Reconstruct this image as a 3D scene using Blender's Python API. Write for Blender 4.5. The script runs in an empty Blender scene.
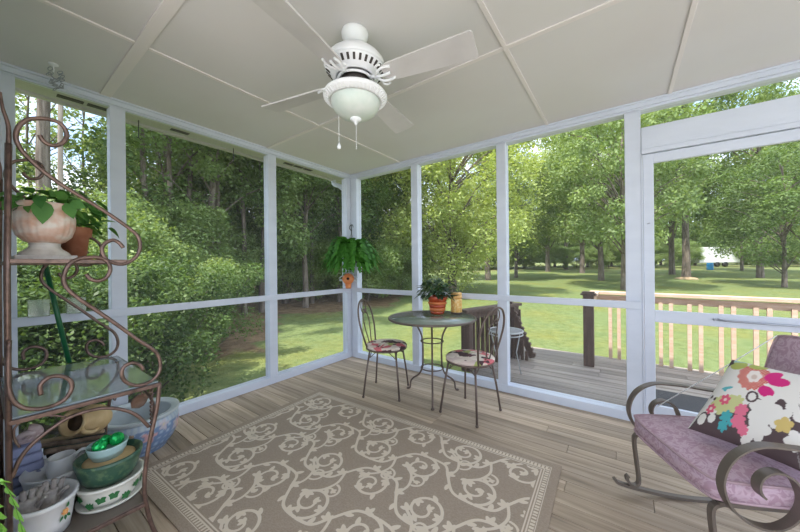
import bpy, bmesh, math, random
import numpy as np
from mathutils import Vector, Matrix
PI = math.pi
S = bpy.context.scene
COL = S.collection
R = random.Random(7)

# ------------------------------------------------------------------ camera
CAM_H = 1.2257; FPX = 306.17; YAW = 0.628994; ROLL = -0.0099716
s_, c_ = math.sin(YAW), math.cos(YAW)
fwd = Vector((-s_, c_, 0)); rgt = Vector((c_, s_, 0)); up = Vector((0, 0, 1))
cx = rgt * math.cos(ROLL) + up * math.sin(ROLL)
cy = -rgt * math.sin(ROLL) + up * math.cos(ROLL)
cz = -fwd
cd = bpy.data.cameras.new('camera'); cam = bpy.data.objects.new('camera', cd); COL.objects.link(cam)
M = Matrix(((cx.x, cy.x, cz.x, 0), (cx.y, cy.y, cz.y, 0), (cx.z, cy.z, cz.z, CAM_H), (0, 0, 0, 1)))
cam.matrix_world = M
cd.sensor_width = 36; cd.lens = FPX / 800 * 36; cd.shift_y = -0.0006; cd.clip_start = .02; cd.clip_end = 500
S.camera = cam
S.view_settings.view_transform = 'Standard'; S.view_settings.look = 'None'
S.view_settings.gamma = 1; S.view_settings.use_curve_mapping = False
S.view_settings.exposure = 0.9

# ------------------------------------------------------------------ materials
MAT = {}
def mat(name, col=(.5, .5, .5), rough=.6, metal=0., noise=None, bump=None, trans=0., spec=.5, coat=0.):
    m = bpy.data.materials.new(name); m.use_nodes = True
    nt = m.node_tree; b = nt.nodes['Principled BSDF']
    b.inputs['Base Color'].default_value = (*col, 1); b.inputs['Roughness'].default_value = rough
    b.inputs['Metallic'].default_value = metal; b.inputs['Specular IOR Level'].default_value = spec
    b.inputs['Transmission Weight'].default_value = trans; b.inputs['Coat Weight'].default_value = coat
    tc = nt.nodes.new('ShaderNodeTexCoord')
    if noise:      # (scale xyz, second colour, lo, hi)
        sc, c2, lo, hi = noise
        mp = nt.nodes.new('ShaderNodeMapping'); mp.inputs['Scale'].default_value = sc
        nt.links.new(tc.outputs['Object'], mp.inputs['Vector'])
        n = nt.nodes.new('ShaderNodeTexNoise'); n.inputs['Scale'].default_value = 1; n.inputs['Detail'].default_value = 5
        nt.links.new(mp.outputs[0], n.inputs['Vector'])
        r = nt.nodes.new('ShaderNodeValToRGB')
        r.color_ramp.elements[0].position = lo; r.color_ramp.elements[1].position = hi
        r.color_ramp.elements[0].color = (*col, 1); r.color_ramp.elements[1].color = (*c2, 1)
        nt.links.new(n.outputs['Fac'], r.inputs[0]); nt.links.new(r.outputs[0], b.inputs['Base Color'])
    if bump:
        sc, st = bump
        mp = nt.nodes.new('ShaderNodeMapping'); mp.inputs['Scale'].default_value = sc
        nt.links.new(tc.outputs['Object'], mp.inputs['Vector'])
        n = nt.nodes.new('ShaderNodeTexNoise'); n.inputs['Scale'].default_value = 1; n.inputs['Detail'].default_value = 4
        nt.links.new(mp.outputs[0], n.inputs['Vector'])
        bp = nt.nodes.new('ShaderNodeBump'); bp.inputs['Strength'].default_value = st; bp.inputs['Distance'].default_value = .01
        nt.links.new(n.outputs['Fac'], bp.inputs['Height']); nt.links.new(bp.outputs[0], b.inputs['Normal'])
    MAT[name] = m
    return m

white = mat('white_painted_wood', (.66, .70, .80), .45, noise=((3, 3, 9), (.60, .64, .74), .35, .75), bump=((20, 20, 60), .12))
ceilm = mat('ceiling_paint', (.715, .695, .705), .6, noise=((1.5, 1.5, 1.5), (.68, .65, .655), .35, .7))
battm = mat('ceiling_batten_paint', (.78, .73, .73), .5)
soffm = mat('soffit_paint', (.50, .50, .45), .6)
rim_white = mat('fan_white', (.88, .89, .93), .35)
bladem = mat('fan_blade_white', (.63, .61, .62), .45, noise=((6, 6, 6), (.57, .55, .56), .4, .7))
slot = mat('fan_dark_slot', (.05, .04, .04), .6)
bronze = mat('bronze_iron', (.20, .13, .11), .32, .6, noise=((30, 30, 30), (.10, .065, .055), .45, .7))
darkiron = mat('dark_bistro_iron', (.15, .11, .095), .45, .5)
grayiron = mat('taupe_flat_iron', (.17, .14, .12), .42, .4)
black = mat('black_metal', (.015, .015, .015), .4)
roofm = mat('roof_shingle', (.2, .19, .18), .9)
terracotta = mat('terracotta', (.42, .15, .08), .8, noise=((25, 25, 25), (.52, .22, .13), .4, .7))
redglaze = mat('red_glaze', (.42, .06, .02), .25, coat=.4)
orangeglaze = mat('orange_glaze', (.62, .17, .05), .3, coat=.3)
amber = mat('amber_wax', (.75, .42, .10), .4, noise=((60, 60, 60), (.85, .62, .3), .45, .6))
soil = mat('potting_soil', (.06, .04, .03), .95)
frost = mat('frosted_table_glass', (.235, .275, .235), .12, noise=((9, 9, 9), (.29, .33, .28), .4, .65), coat=.4)
tintglass = mat('shelf_glass', (.20, .25, .28), .08, noise=((5, 5, 5), (.26, .31, .34), .4, .65), coat=.6)
whiteplastic = mat('white_plastic', (.72, .72, .74), .35)
greenplastic = mat('green_plastic', (.02, .36, .10), .3)
greenpole = mat('green_coated_steel', (.01, .12, .045), .35)
sage = mat('sage_green_glaze', (.035, .10, .065), .3, noise=((40, 40, 40), (.12, .20, .11), .5, .68), coat=.3)
paleblue = mat('pale_aqua_glaze', (.42, .60, .62), .35, coat=.3)
ivorym = mat('ivory_glaze', (.74, .73, .68), .3, coat=.3)
ivyg = mat('painted_ivy_green', (.03, .16, .05), .4)
greenball = mat('green_foil_glass', (.02, .55, .14), .12, .55)
gloveg = mat('grey_glove_cloth', (.27, .24, .23), .9, noise=((40, 40, 40), (.4, .37, .35), .4, .7), bump=((60, 60, 60), .4))
tanclay = mat('tan_clay', (.58, .40, .20), .75, noise=((20, 20, 20), (.68, .50, .28), .4, .7), bump=((30, 30, 30), .25))
innershade = mat('jug_hollow_shade', (.08, .05, .03), .9)  # near-black tone paints in the shade inside the jug's mouth
bark = mat('driftwood', (.22, .15, .11), .9, noise=((5, 40, 40), (.36, .27, .20), .4, .65), bump=((10, 80, 80), .6))
barkpale = mat('peeled_wood', (.5, .36, .22), .8)
blackpot = mat('black_nursery_pot', (.02, .025, .02), .5)
lilac = mat('lilac_cloth', (.28, .30, .46), .8)
pinkshell = mat('pink_shell', (.46, .33, .33), .4, noise=((20, 20, 70), (.62, .50, .50), .42, .6))
clearm = mat('clear_plastic', (.80, .86, .84), .1, trans=.85)
orangepaint = mat('orange_paint', (.75, .22, .06), .5, noise=((20, 20, 20), (.85, .34, .14), .4, .6))
greyroof = mat('grey_tin', (.38, .42, .42), .5, .3)
holem = mat('dark_hole', (.03, .01, .01), .9)
rugbase = mat('rug_taupe', (.33, .255, .195), .95, noise=((90, 160, 90), (.40, .32, .25), .35, .65), bump=((300, 300, 300), .5))
rugcream = mat('rug_cream', (.52, .44, .36), .95, noise=((120, 120, 120), (.60, .52, .44), .4, .6), bump=((300, 300, 300), .5))
purplepipe = mat('mauve_piping', (.42, .29, .33), .8)
deckpost = mat('brown_stained_post', (.10, .065, .05), .8, noise=((30, 30, 4), (.15, .10, .08), .4, .7))
deckrail = mat('bare_pine_rail', (.62, .42, .30), .8, noise=((6, 40, 40), (.72, .54, .42), .4, .65))
matm = mat('dark_doormat', (.075, .075, .08), .95, bump=((60, 200, 60), .8))
trunkm = mat('tree_bark', (.12, .095, .075), .95, noise=((12, 12, 2.5), (.24, .20, .165), .4, .65), bump=((20, 20, 4), .8))
palebark = mat('pale_tree_bark', (.26, .21, .17), .95, noise=((10, 10, 2), (.40, .34, .28), .4, .65), bump=((20, 20, 4), .6))
bluebarrel = mat('blue_barrel', (.03, .25, .55), .5)
trailer = mat('white_siding', (.8, .8, .8), .6)
cordm = mat('white_cord', (.75, .75, .75), .6)
steel = mat('grey_steel', (.35, .37, .42), .35, .6)

# fan bowl: alabaster glass
bowlm = mat('alabaster_glass', (.62, .70, .66), .3, noise=((14, 14, 14), (.76, .80, .78), .35, .7), coat=.4)

def plank_mat(name, base, alt, pos_scale=(1.2, 30, 30), dirt=(.10, .08, .06), stain=(.5, .5, .5)):
    m = bpy.data.materials.new(name); m.use_nodes = True; nt = m.node_tree; L = nt.links
    b = nt.nodes['Principled BSDF']; b.inputs['Roughness'].default_value = .72
    tc = nt.nodes.new('ShaderNodeTexCoord')
    at = nt.nodes.new('ShaderNodeAttribute'); at.attribute_name = 'v'
    mp = nt.nodes.new('ShaderNodeMapping'); mp.inputs['Scale'].default_value = pos_scale
    L.new(tc.outputs['Object'], mp.inputs['Vector'])
    sc = nt.nodes.new('ShaderNodeVectorMath'); sc.operation = 'SCALE'; sc.inputs[3].default_value = 37.
    cmb = nt.nodes.new('ShaderNodeCombineXYZ'); L.new(at.outputs['Fac'], cmb.inputs[0]); L.new(at.outputs['Fac'], cmb.inputs[2])
    L.new(cmb.outputs[0], sc.inputs[0])
    ad = nt.nodes.new('ShaderNodeVectorMath'); ad.operation = 'ADD'; L.new(mp.outputs[0], ad.inputs[0]); L.new(sc.outputs[0], ad.inputs[1])
    n = nt.nodes.new('ShaderNodeTexNoise'); n.inputs['Scale'].default_value = 1; n.inputs['Detail'].default_value = 8; n.inputs['Roughness'].default_value = .62; n.inputs['Distortion'].default_value = .6
    L.new(ad.outputs[0], n.inputs['Vector'])
    r = nt.nodes.new('ShaderNodeValToRGB'); e = r.color_ramp.elements
    e[0].position = .30; e[0].color = (*[c * .62 for c in base], 1)
    e[1].position = .72; e[1].color = (*alt, 1)
    q = e.new(.5); q.color = (*base, 1)
    L.new(n.outputs['Fac'], r.inputs[0])
    # per-board tone
    mr = nt.nodes.new('ShaderNodeMapRange'); mr.inputs[3].default_value = .78; mr.inputs[4].default_value = 1.15
    L.new(at.outputs['Fac'], mr.inputs[0])
    mx = nt.nodes.new('ShaderNodeMix'); mx.data_type = 'RGBA'; mx.blend_type = 'MULTIPLY'; mx.inputs[0].default_value = 1
    L.new(r.outputs[0], mx.inputs[6]); L.new(mr.outputs[0], mx.inputs[7])
    # weathering blotches
    n2 = nt.nodes.new('ShaderNodeTexNoise'); n2.inputs['Scale'].default_value = 1.7; n2.inputs['Detail'].default_value = 4
    L.new(tc.outputs['Object'], n2.inputs['Vector'])
    r2 = nt.nodes.new('ShaderNodeValToRGB'); r2.color_ramp.elements[0].position = .35; r2.color_ramp.elements[1].position = .68
    r2.color_ramp.elements[0].color = (1, 1, 1, 1); r2.color_ramp.elements[1].color = (*stain, 1)
    L.new(n2.outputs['Fac'], r2.inputs[0])
    mx2 = nt.nodes.new('ShaderNodeMix'); mx2.data_type = 'RGBA'; mx2.blend_type = 'MULTIPLY'; mx2.inputs[0].default_value = 1
    L.new(mx.outputs[2], mx2.inputs[6]); L.new(r2.outputs[0], mx2.inputs[7])
    L.new(mx2.outputs[2], b.inputs['Base Color'])
    bp = nt.nodes.new('ShaderNodeBump'); bp.inputs['Strength'].default_value = .35; bp.inputs['Distance'].default_value = .004
    L.new(n.outputs['Fac'], bp.inputs['Height']); L.new(bp.outputs[0], b.inputs['Normal'])
    MAT[name] = m; return m
floorm = plank_mat('porch_floor_wood', (.50, .39, .285), (.64, .52, .40), stain=(.80, .80, .82))
deckm = plank_mat('grey_deck_wood', (.35, .30, .255), (.48, .43, .385), stain=(.82, .82, .86))

def leaf_mat(name, dark, lite, trans=.35):
    m = bpy.data.materials.new(name); m.use_nodes = True; nt = m.node_tree; L = nt.links
    for n in list(nt.nodes): nt.nodes.remove(n)
    out = nt.nodes.new('ShaderNodeOutputMaterial')
    at = nt.nodes.new('ShaderNodeAttribute'); at.attribute_name = 'v'
    oi = nt.nodes.new('ShaderNodeObjectInfo')
    r = nt.nodes.new('ShaderNodeValToRGB'); r.color_ramp.elements[0].color = (*dark, 1); r.color_ramp.elements[1].color = (*lite, 1)
    a = nt.nodes.new('ShaderNodeMath'); a.operation = 'MULTIPLY_ADD'; a.inputs[1].default_value = .3
    L.new(oi.outputs['Random'], a.inputs[0])
    s = nt.nodes.new('ShaderNodeMath'); s.operation = 'MULTIPLY'; s.inputs[1].default_value = .8
    L.new(at.outputs['Fac'], s.inputs[0]); L.new(s.outputs[0], a.inputs[2]); L.new(a.outputs[0], r.inputs[0])
    d = nt.nodes.new('ShaderNodeBsdfPrincipled'); d.inputs['Roughness'].default_value = .5; d.inputs['Specular IOR Level'].default_value = .35
    t = nt.nodes.new('ShaderNodeBsdfTranslucent'); mx = nt.nodes.new('ShaderNodeMixShader'); mx.inputs[0].default_value = trans
    g = nt.nodes.new('ShaderNodeMix'); g.data_type = 'RGBA'; g.blend_type = 'MULTIPLY'; g.inputs[0].default_value = 1; g.inputs[7].default_value = (1.15, 1.1, .5, 1)
    L.new(r.outputs[0], g.inputs[6]); L.new(g.outputs[2], t.inputs[0])
    L.new(r.outputs[0], d.inputs['Base Color']); L.new(d.outputs[0], mx.inputs[1]); L.new(t.outputs[0], mx.inputs[2]); L.new(mx.outputs[0], out.inputs[0])
    MAT[name] = m; return m
leafbright = leaf_mat('leaf_bright', (.16, .245, .065), (.47, .56, .22), .46)
leafwillow = leaf_mat('leaf_willow', (.22, .30, .08), (.58, .66, .26), .48)
leafmid = leaf_mat('leaf_mid', (.10, .175, .055), (.37, .48, .19), .43)
leafdark = leaf_mat('leaf_dark', (.05, .10, .035), (.26, .38, .12), .38)
leafshrub = leaf_mat('leaf_shrub', (.04, .085, .025), (.17, .27, .07), .35)
fernm = leaf_mat('fern_green', (.035, .15, .02), (.12, .38, .05), .35)
fernbright = leaf_mat('fern_bright', (.12, .36, .05), (.30, .62, .12), .4)
vinem = leaf_mat('vine_leaf', (.03, .13, .03), (.14, .34, .08), .3)
tablelf = leaf_mat('dark_plant_leaf', (.02, .05, .02), (.09, .16, .07), .2)

def screen_mat():
    m = bpy.data.materials.new('insect_screen'); m.use_nodes = True; nt = m.node_tree; L = nt.links
    for n in list(nt.nodes): nt.nodes.remove(n)
    out = nt.nodes.new('ShaderNodeOutputMaterial')
    t = nt.nodes.new('ShaderNodeBsdfTransparent'); t.inputs[0].default_value = (1, 1, 1, 1)
    d = nt.nodes.new('ShaderNodeBsdfDiffuse'); d.inputs[0].default_value = (.30, .31, .33, 1)
    mx = nt.nodes.new('ShaderNodeMixShader'); mx.inputs[0].default_value = .10
    L.new(t.outputs[0], mx.inputs[1]); L.new(d.outputs[0], mx.inputs[2]); L.new(mx.outputs[0], out.inputs[0])
    return m
screenm = screen_mat()

def damask_mat():
    m = bpy.data.materials.new('mauve_damask'); m.use_nodes = True; nt = m.node_tree; L = nt.links
    b = nt.nodes['Principled BSDF']; b.inputs['Roughness'].default_value = .75
    tc = nt.nodes.new('ShaderNodeTexCoord')
    n = nt.nodes.new('ShaderNodeTexNoise'); n.inputs['Scale'].default_value = 20; n.inputs['Detail'].default_value = 1.5; n.inputs['Distortion'].default_value = 2.6
    L.new(tc.outputs['Object'], n.inputs['Vector'])
    r = nt.nodes.new('ShaderNodeValToRGB'); e = r.color_ramp.elements
    e[0].position = .42; e[0].color = (.42, .27, .34, 1); e[1].position = .50; e[1].color = (.53, .38, .46, 1)
    q = e.new(.60); q.color = (.55, .40, .48, 1); q = e.new(.67); q.color = (.43, .28, .35, 1)
    L.new(n.outputs['Fac'], r.inputs[0]); L.new(r.outputs[0], b.inputs['Base Color'])
    return m
damask = damask_mat()

def floral_mat():
    m = bpy.data.materials.new('seat_floral_cloth'); m.use_nodes = True; nt = m.node_tree; L = nt.links
    b = nt.nodes['Principled BSDF']; b.inputs['Roughness'].default_value = .85
    tc = nt.nodes.new('ShaderNodeTexCoord')
    nz = nt.nodes.new('ShaderNodeTexNoise'); nz.inputs['Scale'].default_value = 9; nz.inputs['Distortion'].default_value = 1.2
    L.new(tc.outputs['Object'], nz.inputs['Vector'])
    ad = nt.nodes.new('ShaderNodeMix'); ad.data_type = 'VECTOR'; ad.inputs[0].default_value = .12
    L.new(tc.outputs['Object'], ad.inputs[4]); L.new(nz.outputs['Color'], ad.inputs[5])
    v = nt.nodes.new('ShaderNodeTexVoronoi'); v.inputs['Scale'].default_value = 15
    L.new(ad.outputs[1], v.inputs['Vector'])
    r = nt.nodes.new('ShaderNodeValToRGB'); r.color_ramp.interpolation = 'CONSTANT'; e = r.color_ramp.elements
    cols = [(0, (.70, .60, .52)), (.30, (.07, .035, .04)), (.45, (.62, .50, .46)), (.60, (.60, .16, .18)), (.70, (.38, .42, .14)), (.78, (.12, .05, .06)), (.86, (.75, .66, .58))]
    e[0].position = 0; e[0].color = (*cols[0][1], 1); e[1].position = cols[1][0]; e[1].color = (*cols[1][1], 1)
    for p, c in cols[2:]:
        q = e.new(p); q.color = (*c, 1)
    sp = nt.nodes.new('ShaderNodeSeparateColor'); L.new(v.outputs['Color'], sp.inputs[0]); L.new(sp.outputs[0], r.inputs[0])
    L.new(r.outputs[0], b.inputs['Base Color'])
    return m
floral = floral_mat()

def vcol_mat(name, rough=.8, attr='col'):
    m = bpy.data.materials.new(name); m.use_nodes = True; nt = m.node_tree
    at = nt.nodes.new('ShaderNodeAttribute'); at.attribute_name = attr
    b = nt.nodes['Principled BSDF']; b.inputs['Roughness'].default_value = rough
    nt.links.new(at.outputs['Color'], b.inputs['Base Color'])
    return m
printm = vcol_mat('printed_cotton'); porcel = vcol_mat('painted_porcelain', .3)

# ------------------------------------------------------------------ mesh collector
def catmull(P, n=6, closed=False):
    P = [Vector(p) for p in P]; out = []
    N = len(P)
    for i in range(N if closed else N - 1):
        p0 = P[(i - 1) % N] if closed or i > 0 else P[0]
        p1 = P[i]; p2 = P[(i + 1) % N]
        p3 = P[(i + 2) % N] if closed or i + 2 < N else P[-1]
        for k in range(n):
            t = k / n
            out.append(.5 * ((2 * p1) + (p2 - p0) * t + (2 * p0 - 5 * p1 + 4 * p2 - p3) * t * t + (3 * p1 - p0 - 3 * p2 + p3) * t ** 3))
    if not closed: out.append(P[-1])
    return out

class G:
    def __init__(s): s.v = []; s.f = []; s.m = []; s.sm = []
    def add(s, vs, fs, mi=0, smooth=False):
        o = len(s.v); s.v += [tuple(v) for v in vs]
        for f in fs: s.f.append(tuple(i + o for i in f)); s.m.append(mi); s.sm.append(smooth)
        return s
    def box(s, x0, x1, y0, y1, z0, z1, mi=0):
        vs = [(x, y, z) for z in (z0, z1) for y in (y0, y1) for x in (x0, x1)]
        return s.add(vs, [(0, 2, 3, 1), (4, 5, 7, 6), (0, 1, 5, 4), (2, 6, 7, 3), (0, 4, 6, 2), (1, 3, 7, 5)], mi)
    def obox(s, c, ax, hx, ay, hy, az, hz, mi=0):
        c = Vector(c); ax = Vector(ax).normalized() * hx; ay = Vector(ay).normalized() * hy; az = Vector(az).normalized() * hz
        vs = [c + ax * i + ay * j + az * k for k in (-1, 1) for j in (-1, 1) for i in (-1, 1)]
        return s.add(vs, [(0, 2, 3, 1), (4, 5, 7, 6), (0, 1, 5, 4), (2, 6, 7, 3), (0, 4, 6, 2), (1, 3, 7, 5)], mi)
    def tube(s, P, r, seg=8, closed=False, mi=0, caps=True):
        P = [Vector(p) for p in P]; N = len(P)
        rr = r if callable(r) else (lambda t: r)
        T = []
        for i in range(N):
            a = P[(i - 1) % N] if closed or i > 0 else P[0]
            b = P[(i + 1) % N] if closed or i < N - 1 else P[-1]
            d = (b - a); T.append(d.normalized() if d.length > 1e-9 else Vector((0, 0, 1)))
        ref = Vector((0, 0, 1)) if abs(T[0].z) < .9 else Vector((1, 0, 0))
        u = T[0].cross(ref).normalized(); vs = []
        for i in range(N):
            u = (u - T[i] * u.dot(T[i])); u = u.normalized() if u.length > 1e-6 else T[i].orthogonal().normalized()
            w = T[i].cross(u); rad = rr(i / max(1, N - 1))
            for k in range(seg):
                a = 2 * PI * k / seg
                vs.append(P[i] + (u * math.cos(a) + w * math.sin(a)) * rad)
        fs = []
        for i in range(N if closed else N - 1):
            j = (i + 1) % N
            for k in range(seg):
                l = (k + 1) % seg
                fs.append((i * seg + k, i * seg + l, j * seg + l, j * seg + k))
        if caps and not closed:
            fs.append(tuple(range(seg))[::-1]); fs.append(tuple((N - 1) * seg + k for k in range(seg)))
        return s.add(vs, fs, mi, True)
    def lathe(s, prof, c=(0, 0, 0), seg=32, sx=1, sy=1, mi=0, rot=None, flute=None):
        vs = []; fs = []; c = Vector(c); n = len(prof)
        for r, z in prof:
            for k in range(seg):
                a = 2 * PI * k / seg
                q = r * (1 + (flute(a, z) if flute else 0))
                p = Vector((math.cos(a) * q * sx, math.sin(a) * q * sy, z))
                if rot is not None: p = rot @ p
                vs.append(c + p)
        for i in range(n - 1):
            for k in range(seg):
                l = (k + 1) % seg
                fs.append((i * seg + k, i * seg + l, (i + 1) * seg + l, (i + 1) * seg + k))
        if prof[0][0] > 1e-5: fs.append(tuple(range(seg))[::-1])
        if prof[-1][0] > 1e-5: fs.append(tuple((n - 1) * seg + k for k in range(seg)))
        return s.add(vs, fs, mi, True)
    def sphere(s, c, r, seg=16, sz=1, mi=0):
        n = seg // 2
        return s.lathe([(max(1e-6, r * math.sin(PI * i / n)), -r * sz * math.cos(PI * i / n)) for i in range(n + 1)], c, seg, mi=mi)
    def bar(s, P, wdir, hw, ht, mi=0):     # flat strap of half width hw (along wdir), half thickness ht
        P = [Vector(p) for p in P]; w = Vector(wdir).normalized(); vs = []; fs = []; N = len(P)
        for i in range(N):
            t = (P[min(i + 1, N - 1)] - P[max(i - 1, 0)]).normalized(); n = t.cross(w).normalized()
            vs += [P[i] + w * hw + n * ht, P[i] - w * hw + n * ht, P[i] - w * hw - n * ht, P[i] + w * hw - n * ht]
        for i in range(N - 1):
            for k in range(4):
                l = (k + 1) % 4; fs.append((i * 4 + k, i * 4 + l, i * 4 + 4 + l, i * 4 + 4 + k))
        fs += [(3, 2, 1, 0), tuple((N - 1) * 4 + k for k in range(4))]
        return s.add(vs, fs, mi, False)
    def flat(s, P, hw, z, mi=0):           # ribbon lying on a horizontal surface
        N = len(P); vs = []
        for i in range(N):
            a = P[max(i - 1, 0)]; b = P[min(i + 1, N - 1)]
            dx, dy = b[0] - a[0], b[1] - a[1]; l = math.hypot(dx, dy) or 1
            h = hw(i / (N - 1)) if callable(hw) else hw
            vs += [(P[i][0] - dy / l * h, P[i][1] + dx / l * h, z), (P[i][0] + dy / l * h, P[i][1] - dx / l * h, z)]
        fs = [(2 * i, 2 * i + 1, 2 * i + 3, 2 * i + 2) for i in range(N - 1)]
        return s.add(vs, fs, mi)
    def build(s, name, mats, parent=None, off=None, bevel=0, recalc=True):
        me = bpy.data.meshes.new(name)
        v = s.v if off is None else [(a - off[0], b - off[1], c - off[2]) for a, b, c in s.v]
        me.from_pydata(v, [], s.f)
        if not isinstance(mats, (list, tuple)): mats = [mats]
        for m in mats: me.materials.append(m)
        me.polygons.foreach_set('material_index', s.m); me.polygons.foreach_set('use_smooth', s.sm)
        me.update()
        if recalc:
            bm = bmesh.new(); bm.from_mesh(me); bmesh.ops.recalc_face_normals(bm, faces=bm.faces); bm.to_mesh(me); bm.free()
        o = bpy.data.objects.new(name, me); COL.objects.link(o)
        if parent is not None: o.parent = parent
        if bevel:
            b = o.modifiers.new('bevel', 'BEVEL'); b.width = bevel; b.segments = 2; b.limit_method = 'ANGLE'
        return o

def tag(o, label, cat=None, group=None, kind=None):
    if label: o['label'] = label
    if cat: o['category'] = cat
    if group: o['group'] = group
    if kind: o['kind'] = kind
    return o
def thing(name, label, cat, loc=(0, 0, 0), rz=0, group=None, kind=None):
    o = bpy.data.objects.new(name, None); COL.objects.link(o); o.location = loc; o.rotation_euler = (0, 0, rz)
    o.empty_display_size = .1
    return tag(o, label, cat, group, kind)
def copy_tree(o, parent=None):
    c = o.copy(); COL.objects.link(c)
    if parent is not None: c.parent = parent
    for ch in list(o.children): copy_tree(ch, c)
    return c
def faceattr(o, vals, name='v'):
    a = o.data.attributes.new(name, 'FLOAT', 'FACE'); a.data.foreach_set('value', vals)

# ================================================================== SETTING
WX, WY, HC = -2.973, 2.964, 2.45      # left screen line, back screen line, ceiling height
XR = 2.3

def planks(name, material, x0, x1, y0, y1, ztop, width, gap, thick, label, kind='structure', seed=1):
    r = random.Random(seed); g = G(); vals = []
    y = y0
    while y < y1 - .01:
        w = min(width, y1 - y)
        x = x0 - r.random() * 2
        cuts = [x0]
        while x < x1:
            x += r.choice((2.4, 3.0, 3.6))
            if x0 + .3 < x < x1 - .3: cuts.append(x)
        cuts.append(x1)
        for a, b in zip(cuts, cuts[1:]):
            g.box(a + .0015, b - .0015, y + gap / 2, y + w - gap / 2, ztop - thick, ztop)
            vals += [r.random()] * 6
        y += width
    o = g.build(name, material, recalc=False); faceattr(o, vals); tag(o, label, kind=kind); return o
planks('floor', floorm, WX - .09, XR, -.9, WY + .09, 0, .098, .004, .035, 'weathered tan wooden plank floor of the screened porch', seed=3)

# joists under the porch and deck keep it off the ground
g = G(); g.box(WX - .06, XR, -.9, WY + .06, -.26, -.036)
tag(g.build('trim_1', deckpost), 'dark framing under the porch floor', kind='structure')

g = G(); g.box(WX - .09, XR, -1.2, WY + .09, HC, HC + .03)
cel = g.build('ceiling', ceilm); tag(cel, 'flat off-white panelled porch ceiling', kind='structure')
def batten(x0, x1, y0, y1):
    b = G(); b.box(x0, x1, y0, y1, HC - .008, HC); b.build('batten', battm, cel, bevel=.002)
batten(WX, XR, .50, .56); batten(WX, XR, 1.735, 1.765)
for xx in (-2.125, -.525, .283, 1.4):
    batten(xx - .012, xx + .012, -1.2, .50); batten(xx - .012, xx + .012, .56, 1.735); batten(xx - .012, xx + .012, 1.765, WY)

# left screen wall
wl = thing('wall_left', 'left screen wall of white posts and rails', None, (WX, 1.5, 0), kind='structure')
off = (WX, 1.5, 0)
for (a, b) in ((.045, .135), (.558, .645), (1.775, 1.865)):
    G().box(WX - .09, WX, a, b, 0, HC - .055).build('post', white, wl, off, .003)
G().box(WX - .09, WX, 2.885, WY + .09, 0, HC - .055).build('corner_post', white, wl, off, .003)
G().box(WX - .10, WX + .004, .0, 2.964, 0, .072).build('sill_plate', white, wl, off, .003)
G().box(WX, WX + .022, -.2, 2.964 - .001, .876, .933).build('rail', white, wl, off, .003)
g = G().box(WX - .03, WX, -.2, WY + .03, HC - .055, HC); g.build('top_beam', white, wl, off)
g = G().box(WX, WX + .018, -.2, WY, HC - .045, HC).box(WX, WX + .034, -.2, WY, HC - .014, HC); g.build('crown_trim', white, wl, off, .003)

# back screen wall
wb = thing('wall_back', 'back screen wall of white posts and rails', None, (0, WY, 0), kind='structure')
off = (0, WY, 0)
for (a, b) in ((-1.989, -1.90), (-.988, -.898), (.018, .118), (1.05, 1.14), (2.2, 2.3)):
    G().box(a, b, WY, WY + .09, 0, HC - .055).build('post', white, wb, off, .003)
G().box(WX + .001, WX + .11, WY - .003, WY + .09, 0.0, HC - .055).build('corner_post', white, wb, off, .003)
G().box(WX, .118, WY - .004, WY + .10, 0, .072).build('sill_plate', white, wb, off, .003)
G().box(1.05, XR, WY - .004, WY + .10, 0, .072).build('sill_plate', white, wb, off, .003)
G().box(WX + .02, .112, WY - .022, WY - .003, .876, .933).build('rail', white, wb, off, .003)
G().box(1.05, XR, WY - .022, WY - .003, .876, .933).build('rail', white, wb, off, .003)
G().box(WX, XR, WY, WY + .09, HC - .062, HC).build('top_beam', white, wb, off)
g = G().box(WX, XR, WY - .018, WY, HC - .045, HC).box(WX, XR, WY - .034, WY, HC - .014, HC); g.build('crown_trim', white, wb, off, .003)
g = G().box(.12, 1.05, WY - .002, WY + .06, 2.085, 2.252).box(.12, 1.05, WY - .012, WY + .06, 2.05, 2.085); g.build('door_header', white, wb, off, .004)
g = G().box(.118, .128, WY - .004, WY + .09, 0, 2.05); g.build('door_jamb', white, wb, off, .002)
# screens
def screen(n, ax, a, b, spans, label):
    g = G()
    for z0, z1 in spans:
        if ax == 'x': g.add([(WX - .045, a, z0), (WX - .045, b, z0), (WX - .045, b, z1), (WX - .045, a, z1)], [(0, 1, 2, 3)])
        else: g.add([(a, WY + .045, z0), (b, WY + .045, z0), (b, WY + .045, z1), (a, WY + .045, z1)], [(0, 1, 2, 3)])
    tag(g.build('window_%d' % n, screenm, recalc=False), label, kind='structure')
sp = ((.072, .904), (.904, HC - .06))
screen(1, 'x', .135, .558, sp, 'insect screen panel behind the iron plant rack')
screen(2, 'x', .645, 1.775, sp, 'wide insect screen in the middle of the left wall')
screen(3, 'x', 1.865, 2.885, sp, 'insect screen left of the corner post')
screen(4, 'y', WX + .11, -1.989, sp, 'insect screen right of the corner post')
screen(5, 'y', -1.90, -.988, sp, 'insect screen behind the bistro table')
screen(6, 'y', -.898, .018, sp, 'insect screen left of the screen door')
screen(7, 'y', .12, 1.05, ((2.252, HC - .06),), 'narrow insect screen transom over the door')
screen(8, 'y', 1.14, 2.2, sp, 'insect screen right of the screen door')
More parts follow.
